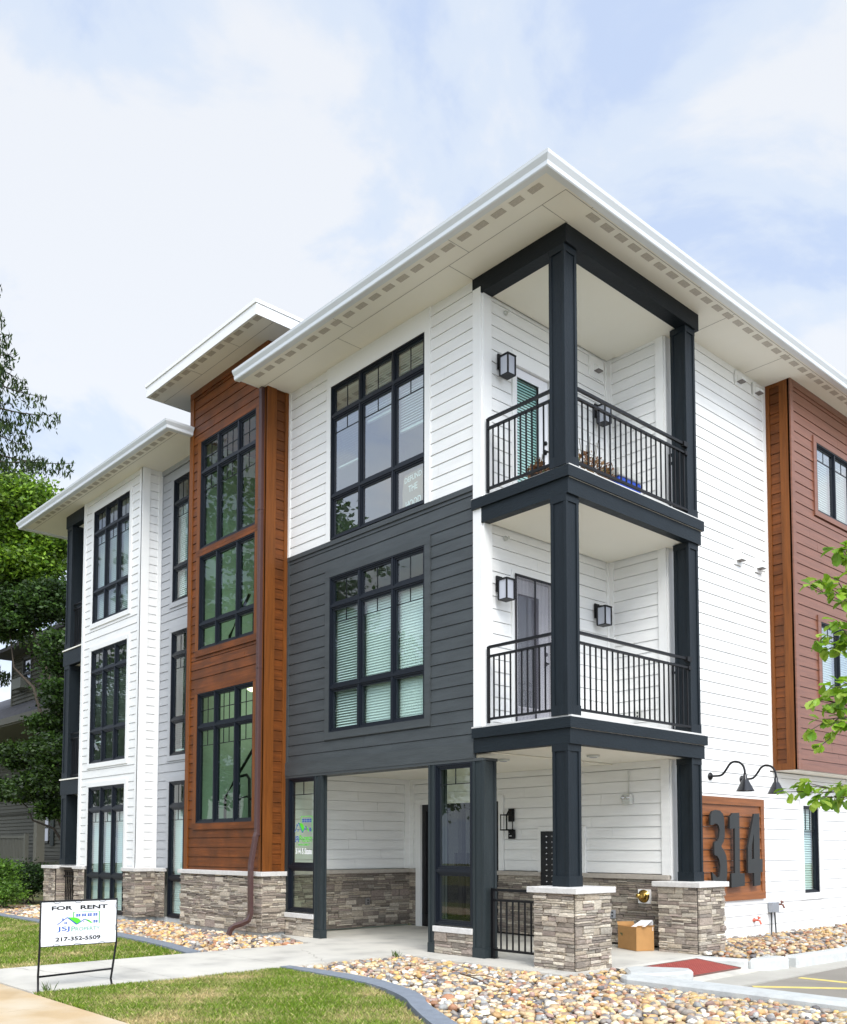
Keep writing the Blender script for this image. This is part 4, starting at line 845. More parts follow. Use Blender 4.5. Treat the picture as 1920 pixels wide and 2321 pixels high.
for z_ in (7.15, 4.45, 1.66): g.box(DX-.047, DX+.047, -.53, -.45, z_-.02, z_+.02)
for dx in (-.02, .02): g.box(DX+dx-.004, DX+dx+.004, -.528, -.52, 1.75, 9.2)
part('downspout', g, DSP, bevel=.008)
# railings
bal = MB(); bal.box(-.0085, .0085, -.0085, .0085, 0, 1.0); balme = None
def baluster(x, y, z0, z1, par):
    global balme
    if balme is None: o = bal.build('baluster', METAL, par); balme = o.data
    else: o = link('baluster', balme, par)
    o.location = (x, y, z0); o.scale = (1, 1, z1-z0)
for zf, top, nm in ((3.063, 4.11, 'lower'), (6.180, 7.22, 'upper')):
    zb = zf+.085; zm = top-.125; y = .03; x = -.05
    g = MB(); g.box(XW+.06, XW+.085, y-.02, y+.02, zf+.03, top+.01)
    for z_, h in ((top-.018, .036), (zm-.015, .03), (zb-.015, .03)): g.box(XW+.085, -.285, y-.019, y+.019, z_, z_+h)
    r = part('balcony_railing', g, METAL, nm+' balcony railing on the street side')
    n = 11
    for i in range(n): baluster(XW+.17+i*(1.03/(n-.5)), y, zb+.015, zm-.015, r)
    g = MB()
    for z_, h in ((top-.018, .036), (zm-.015, .03), (zb-.015, .03)): g.box(x-.019, x+.019, .225, 2.72, z_, z_+h)
    g.box(x-.024, x+.036, 2.62, 2.72, top-.04, top+.03); g.box(x-.024, x+.030, 2.66, 2.72, zm-.03, zm+.025)
    r = part('balcony_railing', g, METAL, nm+' balcony railing facing the parking lot'); n = 21
    for i in range(n): baluster(x, .33+i*(2.33/(n-1)), zb+.015, zm-.015, r)
    g = MB(); y = 2.86
    for z_, h in ((top-.018, .036), (zm-.015, .03), (zb-.015, .03)): g.box(X0+.0, -.285, y-.019, y+.019, z_, z_+h)
    g.box(X0+.005, X0+.03, y-.022, y+.022, zf+.03, top+.01); r = part('balcony_railing', g, METAL, nm+' short railing behind the rear column')
    baluster(X0+.09, y, zb+.015, zm-.015, r)
g = MB(); y = .10; g.box(-1.43, -1.39, y-.02, y+.02, .003, .915); g.box(-1.39, -.47, y-.02, y+.02, .875, .912); g.box(-1.39, -.47, y-.016, y+.016, .745, .775); g.box(-1.39, -.47, y-.016, y+.016, .10, .13); g.box(-1.44, -1.34, y-.04, y+.04, .002, .01)
r = part('porch_railing', g, METAL, 'black iron railing between charcoal pilaster and stone pedestal')
for i in range(8): baluster(-1.27+i*.104, y, .13, .745, r)
# left balcony stack
g = MB(); g.box(-14.76, XWL+.0, YB-.0, YB+.12, 2.65, 2.99); g.box(-14.76, -14.64, YB+.12, 2.4, 2.65, 2.99); g.box(-14.76, XWL, YB-.0, YB+.12, 5.67, 6.02); g.box(-14.76, -14.64, YB+.12, 2.4, 5.67, 6.02); g.box(-14.76, XWL, YB, YB+.15, 8.97, 9.258); g.box(-14.76, -14.6, YB+.15, 2.4, 8.97, 9.258)
part('balcony_beam', g, DARK)
g = MB()
for z_ in (2.99, 6.02): g.box(-14.78, XWL, YB-.02, 2.4, z_+.001, z_+.03)
for z_ in (2.66, 5.68, 8.98): g.box(-14.6, XWL, YB+.16, 2.4, z_, z_+.03)
part('balcony_floor', g, SOFF)
for z0, z1 in ((1.04, 2.648), (3.022, 5.668), (6.052, 8.968)):
    column(-14.70, YB+.01, z0, z1, s_=.30); column(-14.70, 2.05, z0, z1, s_=.30)
    if z0 > 2:
        g = MB()
        for z_ in (z0+.08, z0+.93, z0+1.04): g.box(-14.4, XWL, YB+.08, YB+.11, z_-.015, z_+.015)
        for i in range(7): g.box(-14.33+i*.1, -14.315+i*.1, YB+.085, YB+.10, z0+.08, z0+.93)
        part('balcony_railing', g, METAL)
g = MB(); stones(g, FrY(-.50), -15.35, -14.72, -.05, .95, 81, .03); stones(g, FrX(-14.72), -.50, .1, -.05, .95, 82, .03); g.box(-15.35, -14.74, -.49, .1, -.1, .95, 1); part('stone_pedestal', g, [STONE, MORT])
g = MB(); g.box(-15.42, -14.66, -.58, .16, .952, 1.022); g.box(-14.66, XWL-.07, YB-.02, .02, .985, 1.02); part('stone_cap', g, CAP, bevel=.006)
g = MB()
for z_ in (.90, .78, .12): g.box(-14.7, XWL-.05, YB+.1, YB+.13, z_-.018, z_+.018)
for i in range(9): g.box(-14.6+i*.1, -14.582+i*.1, YB+.105, YB+.123, .02, .88)
part('porch_railing', g, METAL)
# window stickers
def logo(mb, tf, gi, bi, ci):
    """green frame + roofs (gi bright green, bi blue, ci frame green), unit square with z up"""
    def q(p, m_): poly2(mb, p, tf, mi=m_)
    def strip(a, b_, w_, m_):
        d = Vector((b_[0]-a[0], b_[1]-a[1])).normalized(); n = Vector((-d.y, d.x))*w_/2; q([(a[0]-n.x, a[1]-n.y), (b_[0]-n.x, b_[1]-n.y), (b_[0]+n.x, b_[1]+n.y), (a[0]+n.x, a[1]+n.y)], m_)
    strip((.37, .62), (.37, .985), .026, ci); strip((.357, .985), (.993, .985), .030, ci); strip((.98, .97), (.98, .10), .026, ci)
    for i in range(4):
        for dx in (0, .055):
            for dz_ in (0, .105): x_ = .43+i*.135+dx; z_ = .66+dz_; q([(x_, z_), (x_+.044, z_), (x_+.044, z_+.085), (x_, z_+.085)], bi)
    for dx in (0, .055):
        for dz_ in (0, .105): x_ = .84+dx; z_ = .16+dz_; q([(x_, z_), (x_+.044, z_), (x_+.044, z_+.085), (x_, z_+.085)], bi)
    for dx in (0, .035):
        for dz_ in (0, .075): x_ = .16+dx; z_ = .16+dz_; q([(x_, z_), (x_+.027, z_), (x_+.027, z_+.06), (x_, z_+.06)], bi)
    q([(.60, .26), (.625, .26), (.625, .32), (.60, .32)], bi)
    strip((.0, .14), (.22, .62), .028, bi); q([(.11, .40), (.14, .46), (.14, .58), (.11, .58)], bi)
    q([(.21, .64), (.24, .64), (.47, .10), (.43, .08)], bi); q([(.43, .08), (.47, .10), (.64, .44), (.62, .47)], bi); strip((.625, .46), (.72, .28), .022, bi)
    q([(.25, .63), (.42, .60), (.50, .50), (.545, .33), (.455, .12)], gi); q([(.64, .46), (.73, .38), (.83, .16), (.77, .15)], gi)
G1m = solid('bright_green_ink', (.10, .62, .03), .4); G2m = solid('green_ink', (.12, .45, .14), .4); BLm = solid('blue_ink', (.015, .09, .42), .4); WHm = solid('white_ink', (.85, .85, .85), .4); BKm = solid('black_ink', (.008, .008, .008), .5); PGm = solid('pale_green_ink', (.13, .38, .26), .4); PPm = solid('faded_green_ink', (.42, .60, .52), .4)
g = MB(); du = .002
tf = lambda a, b_: lambda u, z: FY0.p(a[0]+u*b_[0], -.024+du, a[1]+z*b_[1])
logo(g, tf((-5.86, 1.66), (.50, .30)), 0, 1, 0)
ft = lambda u, z: FY0.p(u, -.024+du, z)
text_on(g, 'JSJ', ft, -5.79, 1.535, .12, .10, 1, .02); text_on(g, 'P', ft, -5.69, 1.53, .06, .115, 0, .02); text_on(g, 'ROPERTY', ft, -5.50, 1.535, .28, .085, 0, .02)
text_on(g, 'MANAGEMENT', ft, -5.59, 1.475, .32, .035, 0, .02); text_on(g, '314 S State', ft, -5.60, 1.335, .46, .10, 2, .03)
g.build('logo_sticker', [G1m, BLm, WHm], wE1, 'green and blue property logo with white 314 S State lettering')
# protest card behind the pane
g = MB(); cy_ = .07; card = [(-3.20, 6.42), (-2.74, 6.42), (-2.72, 6.62), (-2.76, 6.80), (-2.735, 7.02), (-3.17, 6.965), (-3.21, 6.72)]
poly2(g, card, lambda u, z: (u, cy_, z), lambda u, z: (u, cy_+.004, z), mi=0); tcard = lambda u, z: (u, cy_-.003, z+(u+2.96)*.10)
text_on(g, 'DEFUND', tcard, -2.965, 6.86, .38, .085, 1, .02); text_on(g, 'THE', tcard, -2.97, 6.70, .20, .10, 1, .02); text_on(g, 'HOOD', tcard, -2.96, 6.47, .34, .11, 1, .02)
tag(g.build('cardboard_sign', [mat('cardboard_pale', (.34, .25, .19), .8), WHm]), 'hand lettered cardboard DEFUND THE sign behind the top floor window', 'sign')
# ================================================================== FIXTURES
def lantern(y, z, lab, base_x=XW):
    t = thing('wall_lantern', lab, 'wall lamp', (base_x+.02, y, z), 'box lanterns on the balcony walls'); x = base_x+.02
    g = MB(); g.box(x, x+.02, y-.055, y+.055, z-.02, z+.20); g.build('backplate', METAL, t)
    g = MB(); g.box(x+.02, x+.10, y-.012, y+.012, z+.145, z+.165); g.build('arm', METAL, t)
    cx_, h = x+.145, .074
    g = MB(); g.box(cx_-h-.012, cx_+h+.012, y-h-.012, y+h+.012, z+.115, z+.135); g.box(cx_-h-.006, cx_+h+.006, y-h-.006, y+h+.006, z-.155, z-.143)
    for sx in (-1, 1):
        for sy in (-1, 1): g.box(cx_+sx*h-.009, cx_+sx*h+.009, y+sy*h-.009, y+sy*h+.009, z-.143, z+.115)
    g.build('cage', METAL, t); g = MB(); g.box(cx_-h+.004, cx_+h-.004, y-h+.004, y+h-.004, z-.142, z+.114); g.build('frosted_glass', FROST, t)
lantern(.285, 4.93, 'black box lantern left of the lower balcony door'); lantern(2.45, 4.93, 'black box lantern right of the lower balcony door, by the inner corner')
lantern(.33, 8.05, 'black box lantern left of the upper balcony door'); lantern(2.50, 8.05, 'black box lantern right of the upper balcony door, behind the railing')
# entry lantern (open frame)
t = thing('wall_lantern', 'open frame black lantern above the keypad by the entry doors', 'wall lamp', (-3.52, D, 1.9))
g = MB(); g.box(-3.56, -3.44, D-.045, D-.022, 1.88, 2.10); g.build('backplate', METAL, t)
g = MB(); g.tube([(-3.5, D-.04, 2.07), (-3.5, D-.10, 2.06), (-3.5, D-.14, 2.0)], .012); g.build('arm', METAL, t)
g = MB()
for zz in (1.74, 1.99):
    for a, b_ in (((-3.57, D-.22), (-3.43, D-.22)), ((-3.57, D-.08), (-3.43, D-.08)), ((-3.57, D-.22), (-3.57, D-.08)), ((-3.43, D-.22), (-3.43, D-.08))): g.box(a[0]-.008, b_[0]+.008, a[1]-.008, b_[1]+.008, zz-.01, zz+.01)
for x_ in (-3.57, -3.43):
    for y_ in (D-.22, D-.08): g.box(x_-.006, x_+.006, y_-.006, y_+.006, 1.75, 1.98)
g.build('cage', METAL, t)
t = thing('keypad_box', 'small black entry keypad box below the open frame lantern', 'keypad', (-3.48, D, 1.66)); g = MB(); g.box(-3.555, -3.415, D-.06, D-.022, 1.59, 1.745); g.build('housing', METAL, t, bevel=.01)
g = MB(); g.box(-3.52, -3.47, D-.062, D-.0605, 1.635, 1.645); g.box(-3.535, -3.525, D-.062, D-.0605, 1.68, 1.69); g.build('marking', WHm, t)
# mailbox unit
t = thing('mailbox_unit', 'black bank of apartment mailboxes set in the white wall behind the corner column', 'mailbox', ((MBX[0]+MBX[1])/2, D, MBX[2]))
g = MB(); g.box(MBX[0]+.002, MBX[1]-.002, D-.05, D+.2, MBX[2], MBX[3]-.002); g.build('cabinet', mat('black_enamel', (.004, .004, .005), .35), t)
unit = [('314', '101'), ('314', '102'), ('314', '103'), ('314', '104'), ('314', '105'), ('314', '201'), ('314', '202'), ('314', '203'), ('314', '204')]
unit2 = ['205', '301', '302', '303', '304', '305', '306', '307', '308']
for cidx in range(2):
    for r_ in range(9):
        zz = MBX[3]-.085-r_*.0905; xx = MBX[0]+.01+cidx*.402
        g = MB(); g.box(xx, xx+.395, D-.056, D-.051, zz-.040, zz+.042); dr = g.build('mailbox_door', MATS['black_enamel'], t)
        g = MB(); g.lathe((xx+.12, D-.056, zz), [(.011, 0), (.011, .006)], 8, (0, -1, 0)); g.build('lock', mat('chrome', (.7, .7, .7), .25, metal=1.), dr)
        g = MB(); text_on(g, '314', lambda u, z: (u, D-.0575, z), xx+.245, zz-.008, .05, .02, 0, .02); text_on(g, unit[r_][1] if cidx == 0 else unit2[r_], lambda u, z: (u, D-.0575, z), xx+.325, zz-.008, .045, .02, 0, .02); g.build('number', solid('gray_ink', (.5, .5, .5)), dr)
# emergency light with conduit
t = thing('emergency_light', 'clear covered emergency light on the porch wall with a thin conduit above', 'wall light', (-1.14, D, 2.17)); g = MB(); g.box(-1.22, -1.06, D-.11, D-.022, 2.09, 2.25); g.build('housing', PLAST, t, bevel=.02)
g = MB(); g.lathe((-1.185, D-.11, 2.19), [(.03, 0), (.03, .02), (.015, .03)], 12, (0, -1, 0)); g.lathe((-1.095, D-.11, 2.19), [(.03, 0), (.03, .02), (.015, .03)], 12, (0, -1, 0)); g.build('lamp_head', mat('lamp_chrome', (.5, .5, .48), .2, metal=.7), t)
g = MB(); g.tube([(-1.14, D-.03, 2.25), (-1.14, D-.03, 2.6)], .008); g.build('conduit', PLAST, t)
t = thing('fire_department_valve', 'brass fire department connection on a white plate in the porch stone', 'valve', (-.86, D, .74)); g = MB(); g.box(-.96, -.76, D-.085, D-.04, .635, .84); g.build('plate', WTRIM, t)
BR = mat('brass', (.55, .36, .10), .25, metal=1.); g = MB(); g.lathe((-.86, D-.085, .74), [(.095, 0), (.095, .012), (.07, .02), (.06, .05), (.04, .07), (.02, .10)], 24, (0, -1, 0)); g.build('flange', BR, t)
g = MB(); g.lathe((-.89, D-.11, .75), [(.03, 0), (.03, .07), (.018, .08)], 16, (-.3, -1, 0)); g.lathe((-.82, D-.11, .75), [(.03, 0), (.03, .07), (.018, .08)], 16, (.3, -1, 0)); g.build('inlet', BR, t)
def outlet(nm, c, ax, lab, m_=None, s_=(.045, .065)):
    t = thing(nm, lab, 'outlet', c, 'outdoor electrical outlets'); g = MB(); x, y, z = c
    if ax == 'y': g.box(x-s_[0], x+s_[0], y-.035, y, z-s_[1], z+s_[1])
    else: g.box(x, x+.035, y-s_[0], y+s_[0], z-s_[1], z+s_[1])
    g.build('cover', m_ or mat('gray_box', (.30, .31, .33), .4, metal=.3), t, bevel=.008); g = MB()
    for q in (-.025, .025):
        if ax == 'y': g.box(x-.014, x+.014, y-.038, y-.034, z+q-.011, z+q+.011)
        else: g.box(x+.034, x+.038, y-.014, y+.014, z+q-.011, z+q+.011)
    g.build('socket', METAL, t)
outlet('electrical_outlet', (-1.42, D-.055, .45), 'y', 'gray outlet box low on the porch stone behind the front pedestal')
outlet('electrical_outlet', (XB+.055, 1.72, .48), 'x', 'gray outlet set in the shade-toned stone of the entry side wall', mat('dark_box', (.16, .15, .14), .5))
outlet('electrical_outlet', (-.95, D-.02, 3.42), 'y', 'white outlet on the lower balcony wall behind the railing', PLAST)
def sprinkler(c, lab): t = thing('sprinkler_head', lab, 'sprinkler', c, 'sprinkler heads on the balcony walls'); g = MB(); g.lathe(c, [(.035, 0), (.035, .012), (.012, .02), (.012, .06)], 14, (1, 0, 0)); g.build('escutcheon', PLAST, t); g = MB(); g.lathe((c[0]+.06, c[1], c[2]-.0), [(.02, 0), (.02, .004)], 10, (1, 0, 0)); g.build('deflector', PLAST, t)
sprinkler((XW+.02, .45, 8.90), 'white sprinkler head on the upper balcony wall under the ceiling'); sprinkler((XW+.02, .43, 5.69), 'white sprinkler head on the lower balcony wall under the ceiling')
def cl(c, lab): t = thing('ceiling_light', lab, 'ceiling light', c, 'disc lights in the porch ceiling'); g = MB(); g.lathe((c[0], c[1], c[2]), [(.09, 0), (.09, -.02), (.06, -.03)], 24); g.build('trim_ring', PLAST, t); g = MB(); g.lathe((c[0], c[1], c[2]-.03), [(.055, 0), (.05, -.004)], 20); g.build('lens', FROST, t)
cl((-.80, 1.47, 2.718), 'round disc light in the corner porch ceiling'); cl((-2.0, .95, 2.712), 'round disc light in the entry ceiling beside the charcoal pilaster'); cl((-4.7, .5, 2.712), 'round disc light in the entry ceiling over the walkway')
def hood(y, z, lab, x=X0, s_=1.):
    t = thing('exhaust_vent', lab, 'vent', (x+.0, y, z), 'white exhaust hoods'); g = MB(); g.box(x-.02, x+.032, y-.105*s_, y+.105*s_, z-.12*s_, z+.12*s_); g.build('plate', WTRIM, t)
    g = MB(); a = .07*s_; b_ = .06*s_; x1 = x+.032; x2 = x+.032+.10*s_
    v = [(x1, y-a, z-b_), (x1, y+a, z-b_), (x1, y+a, z+b_), (x1, y-a, z+b_), (x2, y-a, z-b_*.9), (x2, y+a, z-b_*.9), (x2, y+a, z-b_*.3), (x2, y-a, z-b_*.3)]
    for q in ((3, 2, 6, 7), (0, 4, 7, 3), (1, 2, 6, 5), (4, 5, 6, 7)): g.poly([v[i] for i in q])
    g.build('hood', WTRIM, t); g = MB(); g.box(x1, x2-.01, y-a+.008, y+a-.008, z-b_-.004, z-b_*.8); g.build('louvre', mat('vent_dark', (.22, .20, .19), .7), t)
hood(4.92, 9.09, 'white exhaust hood under the soffit, nearer the upper balcony'); hood(5.50, 9.09, 'white exhaust hood under the soffit, nearer the brown wall')
hood(4.80, 6.10, 'white exhaust hood halfway up the side wall, left of its pair'); hood(5.45, 6.10, 'white exhaust hood halfway up the side wall, right of its pair')
hood(2.50, 8.82, 'white exhaust hood inside the upper balcony', XW, .95)
# number sign
t = thing('address_sign', 'brown wood sign with large black numbers 314 on the white side wall', 'sign', (X0, 4.4, .63)); fs = FrX(X0+.02); SGN = mat('sign_wood', (.235, .080, .022), .5, .36, (1.3, 1.3, 26), .25, (5, 5, 90))
g = MB(); siding(g, fs, 3.52, 5.33, .73, 2.13, .73, (), 0, True, .024); g.build('panel', SGN, t)
g = MB(); fbox(g, fs, 3.42, 5.42, -.02, .032, 2.11, 2.225); fbox(g, fs, 3.42, 5.42, -.02, .032, .63, .745); fbox(g, fs, 3.42, 3.53, -.02, .03, .745, 2.11); fbox(g, fs, 5.315, 5.42, -.02, .03, .745, 2.11); g.build('frame', SGN, t)
n3_ = [(3.643, 1.878), (3.652, 1.944), (3.70, 1.993), (3.80, 2.014), (3.915, 2.007), (3.997, 1.961), (4.031, 1.895), (4.045, 1.761), (4.039, 1.608), (4.008, 1.541), (3.944, 1.484), (3.943, 1.459), (4.021, 1.398), (4.073, 1.321), (4.095, 1.206), (4.094, 1.073), (4.071, .94), (4.0, .86), (3.87, .84), (3.76, .85), (3.69, .90), (3.663, 1.084), (3.739, 1.045), (3.80, 1.0), (3.86, 1.01), (3.884, 1.086), (3.897, 1.171), (3.872, 1.266), (3.82, 1.323), (3.742, 1.338), (3.733, 1.38), (3.737, 1.511), (3.756, 1.536), (3.828, 1.55), (3.876, 1.607), (3.895, 1.721), (3.871, 1.778), (3.826, 1.805), (3.765, 1.81), (3.704, 1.785), (3.64, 1.783)]
n1_ = [(4.194, 1.918), (4.282, 1.978), (4.482, 1.989), (4.47, 1.056), (4.607, 1.05), (4.611, .858), (4.211, .84), (4.211, 1.055), (4.323, 1.059), (4.337, 1.746), (4.262, 1.734), (4.188, 1.74)]
n4_ = [(4.937, 1.984), (5.105, 1.992), (5.096, 1.265), (5.18, 1.265), (5.172, 1.064), (5.111, 1.055), (5.099, .855), (4.903, .845), (4.903, 1.049), (4.716, 1.052), (4.724, 1.455)]
h4_ = [(4.917, 1.675), (4.909, 1.277), (4.837, 1.267), (4.85, 1.475)]
for P_, H_ in ((n3_, ()), (n1_, ()), (n4_, (h4_,))):
    g = MB(); poly2(g, P_, lambda u, z: (X0+.135, u, z), lambda u, z: (X0+.105, u, z), H_)
    for zz in (1.15, 1.85):
        c = sum(p[0] for p in P_)/len(P_); g.tube([(X0+.04, c, zz), (X0+.106, c, zz)], .008, 6)
    g.build('numeral', mat('numeral_black', (.022, .024, .024), .5), t)
# gooseneck lamps
def goose(y, lab):
    z = 2.53; t = thing('gooseneck_lamp', lab, 'barn lamp', (X0+.02, y, z), 'gooseneck lamps over the sign'); x = X0+.02
    g = MB(); g.lathe((x, y, z), [(.058, 0), (.055, .015), (.03, .03), (.014, .04)], 20, (1, 0, 0)); g.build('wall_mount', METAL, t)
    pts = [(x+.03, z), (x+.16, z+.0), (x+.22, z+.03), (x+.28, z+.10), (x+.33, z+.165), (x+.40, z+.195), (x+.48, z+.18), (x+.54, z+.13), (x+.565, z+.06), (x+.57, z+.0)]
    P = smooth([(a, b_) for a, b_ in pts], 4); g = MB(); g.tube([(a, y, b_) for a, b_ in P], .016, 10); g.build('arm', METAL, t)
    g = MB(); cx_ = x+.57; g.lathe((cx_, y, z+.01), [(.022, 0), (.022, -.02), (.03, -.03), (.032, -.08), (.05, -.10), (.128, -.255), (.134, -.262), (.130, -.262), (.045, -.10), (.02, -.09)], 28); g.build('shade', mat('lamp_black', (.012, .012, .014), .22), t)
goose(3.848, 'black gooseneck barn lamp over the digit three'); goose(4.784, 'black gooseneck barn lamp over the right end of the 314 sign')
# meter box and pipes, spigots
t = thing('electrical_box', 'gray electrical box with two dark conduits low on the white side wall', 'utility box', (X0+.02, 5.63, .48)); g = MB(); g.box(X0+.02, X0+.11, 5.54, 5.74, .40, .56); g.build('housing', mat('galvanised', (.33, .35, .38), .4, metal=.4), t, bevel=.008)
g = MB(); g.tube([(X0+.05, 5.59, .40), (X0+.05, 5.585, .1), (X0+.05, 5.585, -.05)], .013); g.tube([(X0+.06, 5.68, .40), (X0+.06, 5.71, .1), (X0+.07, 5.70, -.05)], .013); g.build('conduit', mat('dark_conduit', (.06, .065, .07), .45), t)
def spigot(y, z, c, lab):
    t = thing('hose_spigot', lab, 'spigot', (X0+.02, y, z), 'spigots on the side wall'); g = MB(); g.lathe((X0+.02, y, z), [(.035, 0), (.035, .012), (.015, .016), (.015, .07)], 12, (1, 0, 0)); g.tube([(X0+.08, y, z+.005), (X0+.12, y, z-.01), (X0+.14, y, z-.06)], .016, 8); g.build('body', c, t)
    g = MB(); g.lathe((X0+.09, y, z+.02), [(.008, 0), (.03, .03), (.03, .036)], 10, (0.6, 0, 1)); g.build('handle', c, t)
spigot(5.08, .30, mat('coral_plastic', (.62, .13, .08), .5), 'coral red spigot cover low on the side wall under the sign'); spigot(5.85, .52, mat('dark_brass', (.16, .06, .04), .5), 'dark red brass hose spigot right of the electrical box')
# cardboard box on porch
t = thing('cardboard_box', 'open brown cardboard box with a white sheet on the porch beside the rear pedestal', 'box', (-.75, 2.42, .002)); CB = mat('cardboard', (.42, .22, .075), .8, .08, (8, 8, 8))
bx = [(-1.07, 2.36), (-.62, 2.17), (-.50, 2.42), (-.95, 2.60)]; g = MB(); hh = .33
for i in range(4):
    j = (i+1) % 4; a, b_ = bx[i], bx[j]; g.poly([(a[0], a[1], .004), (b_[0], b_[1], .004), (b_[0], b_[1], hh), (a[0], a[1], hh)])
g.poly([(x, y, .006) for x, y in bx]); cb = g.build('carton', CB, t)
g = MB(); cen = Vector((sum(p[0] for p in bx)/4, sum(p[1] for p in bx)/4))
for i, (o_, dz_) in enumerate(((.6, -.10), (.25, .03), (.5, -.12), (.3, .05))):
    j = (i+1) % 4; a, b_ = Vector(bx[i]), Vector(bx[j]); mdp = (a+b_)/2; inw = (cen-mdp).normalized()*.12*(1 if i in (0, 2) else -.2); g.poly([(a.x, a.y, hh), (b_.x, b_.y, hh), (b_.x+inw.x, b_.y+inw.y, hh+dz_), (a.x+inw.x, a.y+inw.y, hh+dz_)])
g.build('flap', CB, t); g = MB(); g.box(-.70, -.50, 2.40, 2.402, .28, .42); g.poly([(-.74, 2.22, .335), (-.52, 2.24, .345), (-.50, 2.40, .43), (-.70, 2.40, .42)]); g.build('paper_sheet', WHm, t)
g = MB(); g.poly([(-1.03+.02, 2.338, .19), (-.95, 2.304, .19), (-.95, 2.304, .23), (-1.01, 2.330, .23)]); g.build('printed_mark', solid('dark_green_ink', (.12, .12, .03)), t)
# balcony things
t = thing('cooler', 'blue cooler with a white lid on the upper balcony', 'cooler', (-.42, 1.72, 6.182)); g = MB(); g.box(-.60, -.28, 1.42, 1.94, 6.185, 6.50); g.build('body', mat('blue_plastic', (.01, .06, .42), .35), t, bevel=.02); g = MB(); g.box(-.62, -.26, 1.40, 1.96, 6.50, 6.62); g.build('lid', PLAST, t, bevel=.02)
def dried(p, n, h, sp, lab, nm, seed, green):
    rd = random.Random(seed); t = thing('potted_plant', lab, 'plant', p); g = MB(); g.lathe(p, [(.09, 0), (.12, .16), (.125, .17), (.11, .17)], 16); g.build('pot', mat('dark_pot', (.04, .03, .025), .6), t); g = MB()
    for i in range(n):
        a = rd.uniform(0, 6.28); r_ = sp*rd.random()**.6; z_ = p[2]+.12+rd.uniform(0, h)*(1-.55*r_/sp); c = (p[0]+r_*math.cos(a), p[1]+r_*math.sin(a), z_); d = Vector((rd.uniform(-1, 1), rd.uniform(-1, 1), rd.uniform(-1, .8))).normalized(); q = d.cross(Vector((rd.uniform(-1, 1), .3, rd.uniform(-1, 1)))).normalized(); l_ = rd.uniform(.02, .05); w_ = l_*.4
        col = rd.choice([(.28, .13, .05), (.34, .20, .08), (.20, .09, .04), (.12, .14, .04) if rd.random() < green else (.30, .16, .07)]); c = Vector(c); g.poly([c-d*l_, c+q*w_, c+d*l_, c-q*w_], 0, col)
    g.build('dried_leaves', LEAF, t); g = MB()
    for i in range(6): a = rd.uniform(0, 6.28); r_ = sp*.5; g.tube([(p[0], p[1], p[2]+.12), (p[0]+r_*math.cos(a)*.5, p[1]+r_*math.sin(a)*.5, p[2]+.12+h*.6), (p[0]+r_*math.cos(a)*.8, p[1]+r_*math.sin(a)*.8, p[2]+.12+h*1.15)], .004, 5)
    g.build('stem', mat('dry_stem', (.16, .13, .06), .8), t)
dried((-.62, 1.18, 6.182), 1100, .62, .36, 'bushy brown dried plant in a pot on the upper balcony beside the cooler', 'p', 5, .35)
dried((-.75, .30, 6.182), 300, .26, .15, 'small dry straw coloured plant before the upper balcony door', 'p', 6, .1)
# ================================================================== FOR RENT SIGN
SX = -2.5; y0s, y1s, z0s, z1s = -5.375, -4.585, .445, .89
t = thing('rent_sign', 'white FOR RENT yard sign in a black metal frame beside the walkway', 'yard sign', (SX, -4.98, -.04)); g = MB(); g.box(SX-.004, SX+.004, y0s, y1s, z0s, z1s); pn = g.build('panel', mat('white_sign_face', (.82, .83, .86), .35), t)
g = MB(); g.tube([(SX, y0s-.012, -.06), (SX, y0s-.018, .15), (SX, y0s-.008, z0s), (SX, y0s-.008, z1s+.008), (SX, y1s+.008, z1s+.008), (SX, y1s+.008, z0s), (SX, y1s-.03, .16), (SX, y1s-.045, .06), (SX+.0, y1s-.02, -.05)], .0115, 8); g.build('frame', METAL, t)
g = MB(); g.tube([(SX, y0s-.016, .145), (SX, y1s-.03, .165)], .0105, 8); g.build('crossbar', METAL, t)
g = MB(); g.tube([(SX, y0s, z0s-.004), (SX, y1s, z0s-.004)], .004, 6)
for yy, zz, s_ in ((-5.22, z1s, -1), (-5.0, z1s, -1), (-4.74, z1s, -1), (-5.22, z0s, 1), (-5.0, z0s, 1), (-4.74, z0s, 1)): g.tube([(SX+.008, yy+.035*math.cos(a), zz+s_*.014*math.sin(a)) for a in np.linspace(0, math.pi, 7)], .0018, 4)
for zz in (.83, .60): g.tube([(SX+.008, y1s-.010*math.sin(a), zz+.03*math.cos(a)) for a in np.linspace(0, math.pi, 7)], .0018, 4)
g.build('retaining_clip', METAL, t)
W_, H_ = y1s-y0s, z1s-z0s; ts = lambda u, v: (SX+.006, y0s+u*W_, z1s-v*H_)         # u right, v down, 0..1
up_ = lambda u, z: ts(u, 1-z)
g = MB()
text_on(g, 'FOR', up_, .265, 1-.19, .275, .095, 0, .035); text_on(g, 'RENT', up_, .69, 1-.19, .37, .095, 0, .035)
logo(g, lambda u, z: up_(.205+u*.57, .435+z*.32), 1, 2, 3)
text_on(g, 'JSJ', up_, .285, 1-.695, .165, .125, 2, .01); text_on(g, 'P', up_, .415, 1-.690, .05, .115, 4, .01); text_on(g, 'ROPERTY', up_, .61, 1-.685, .33, .085, 4, .005)
text_on(g, 'MANAGEMENT', up_, .485, 1-.765, .29, .045, 5); g.poly([up_(.20, .245), up_(.30, .245), up_(.30, .25), up_(.20, .25)], 2); g.poly([up_(.67, .245), up_(.77, .245), up_(.77, .25), up_(.67, .25)], 2)
text_on(g, '217-352-5509', up_, .485, 1-.905, .60, .095, 0, .03); g.build('lettering', [BKm, G1m, BLm, G2m, PGm, PPm], pn)
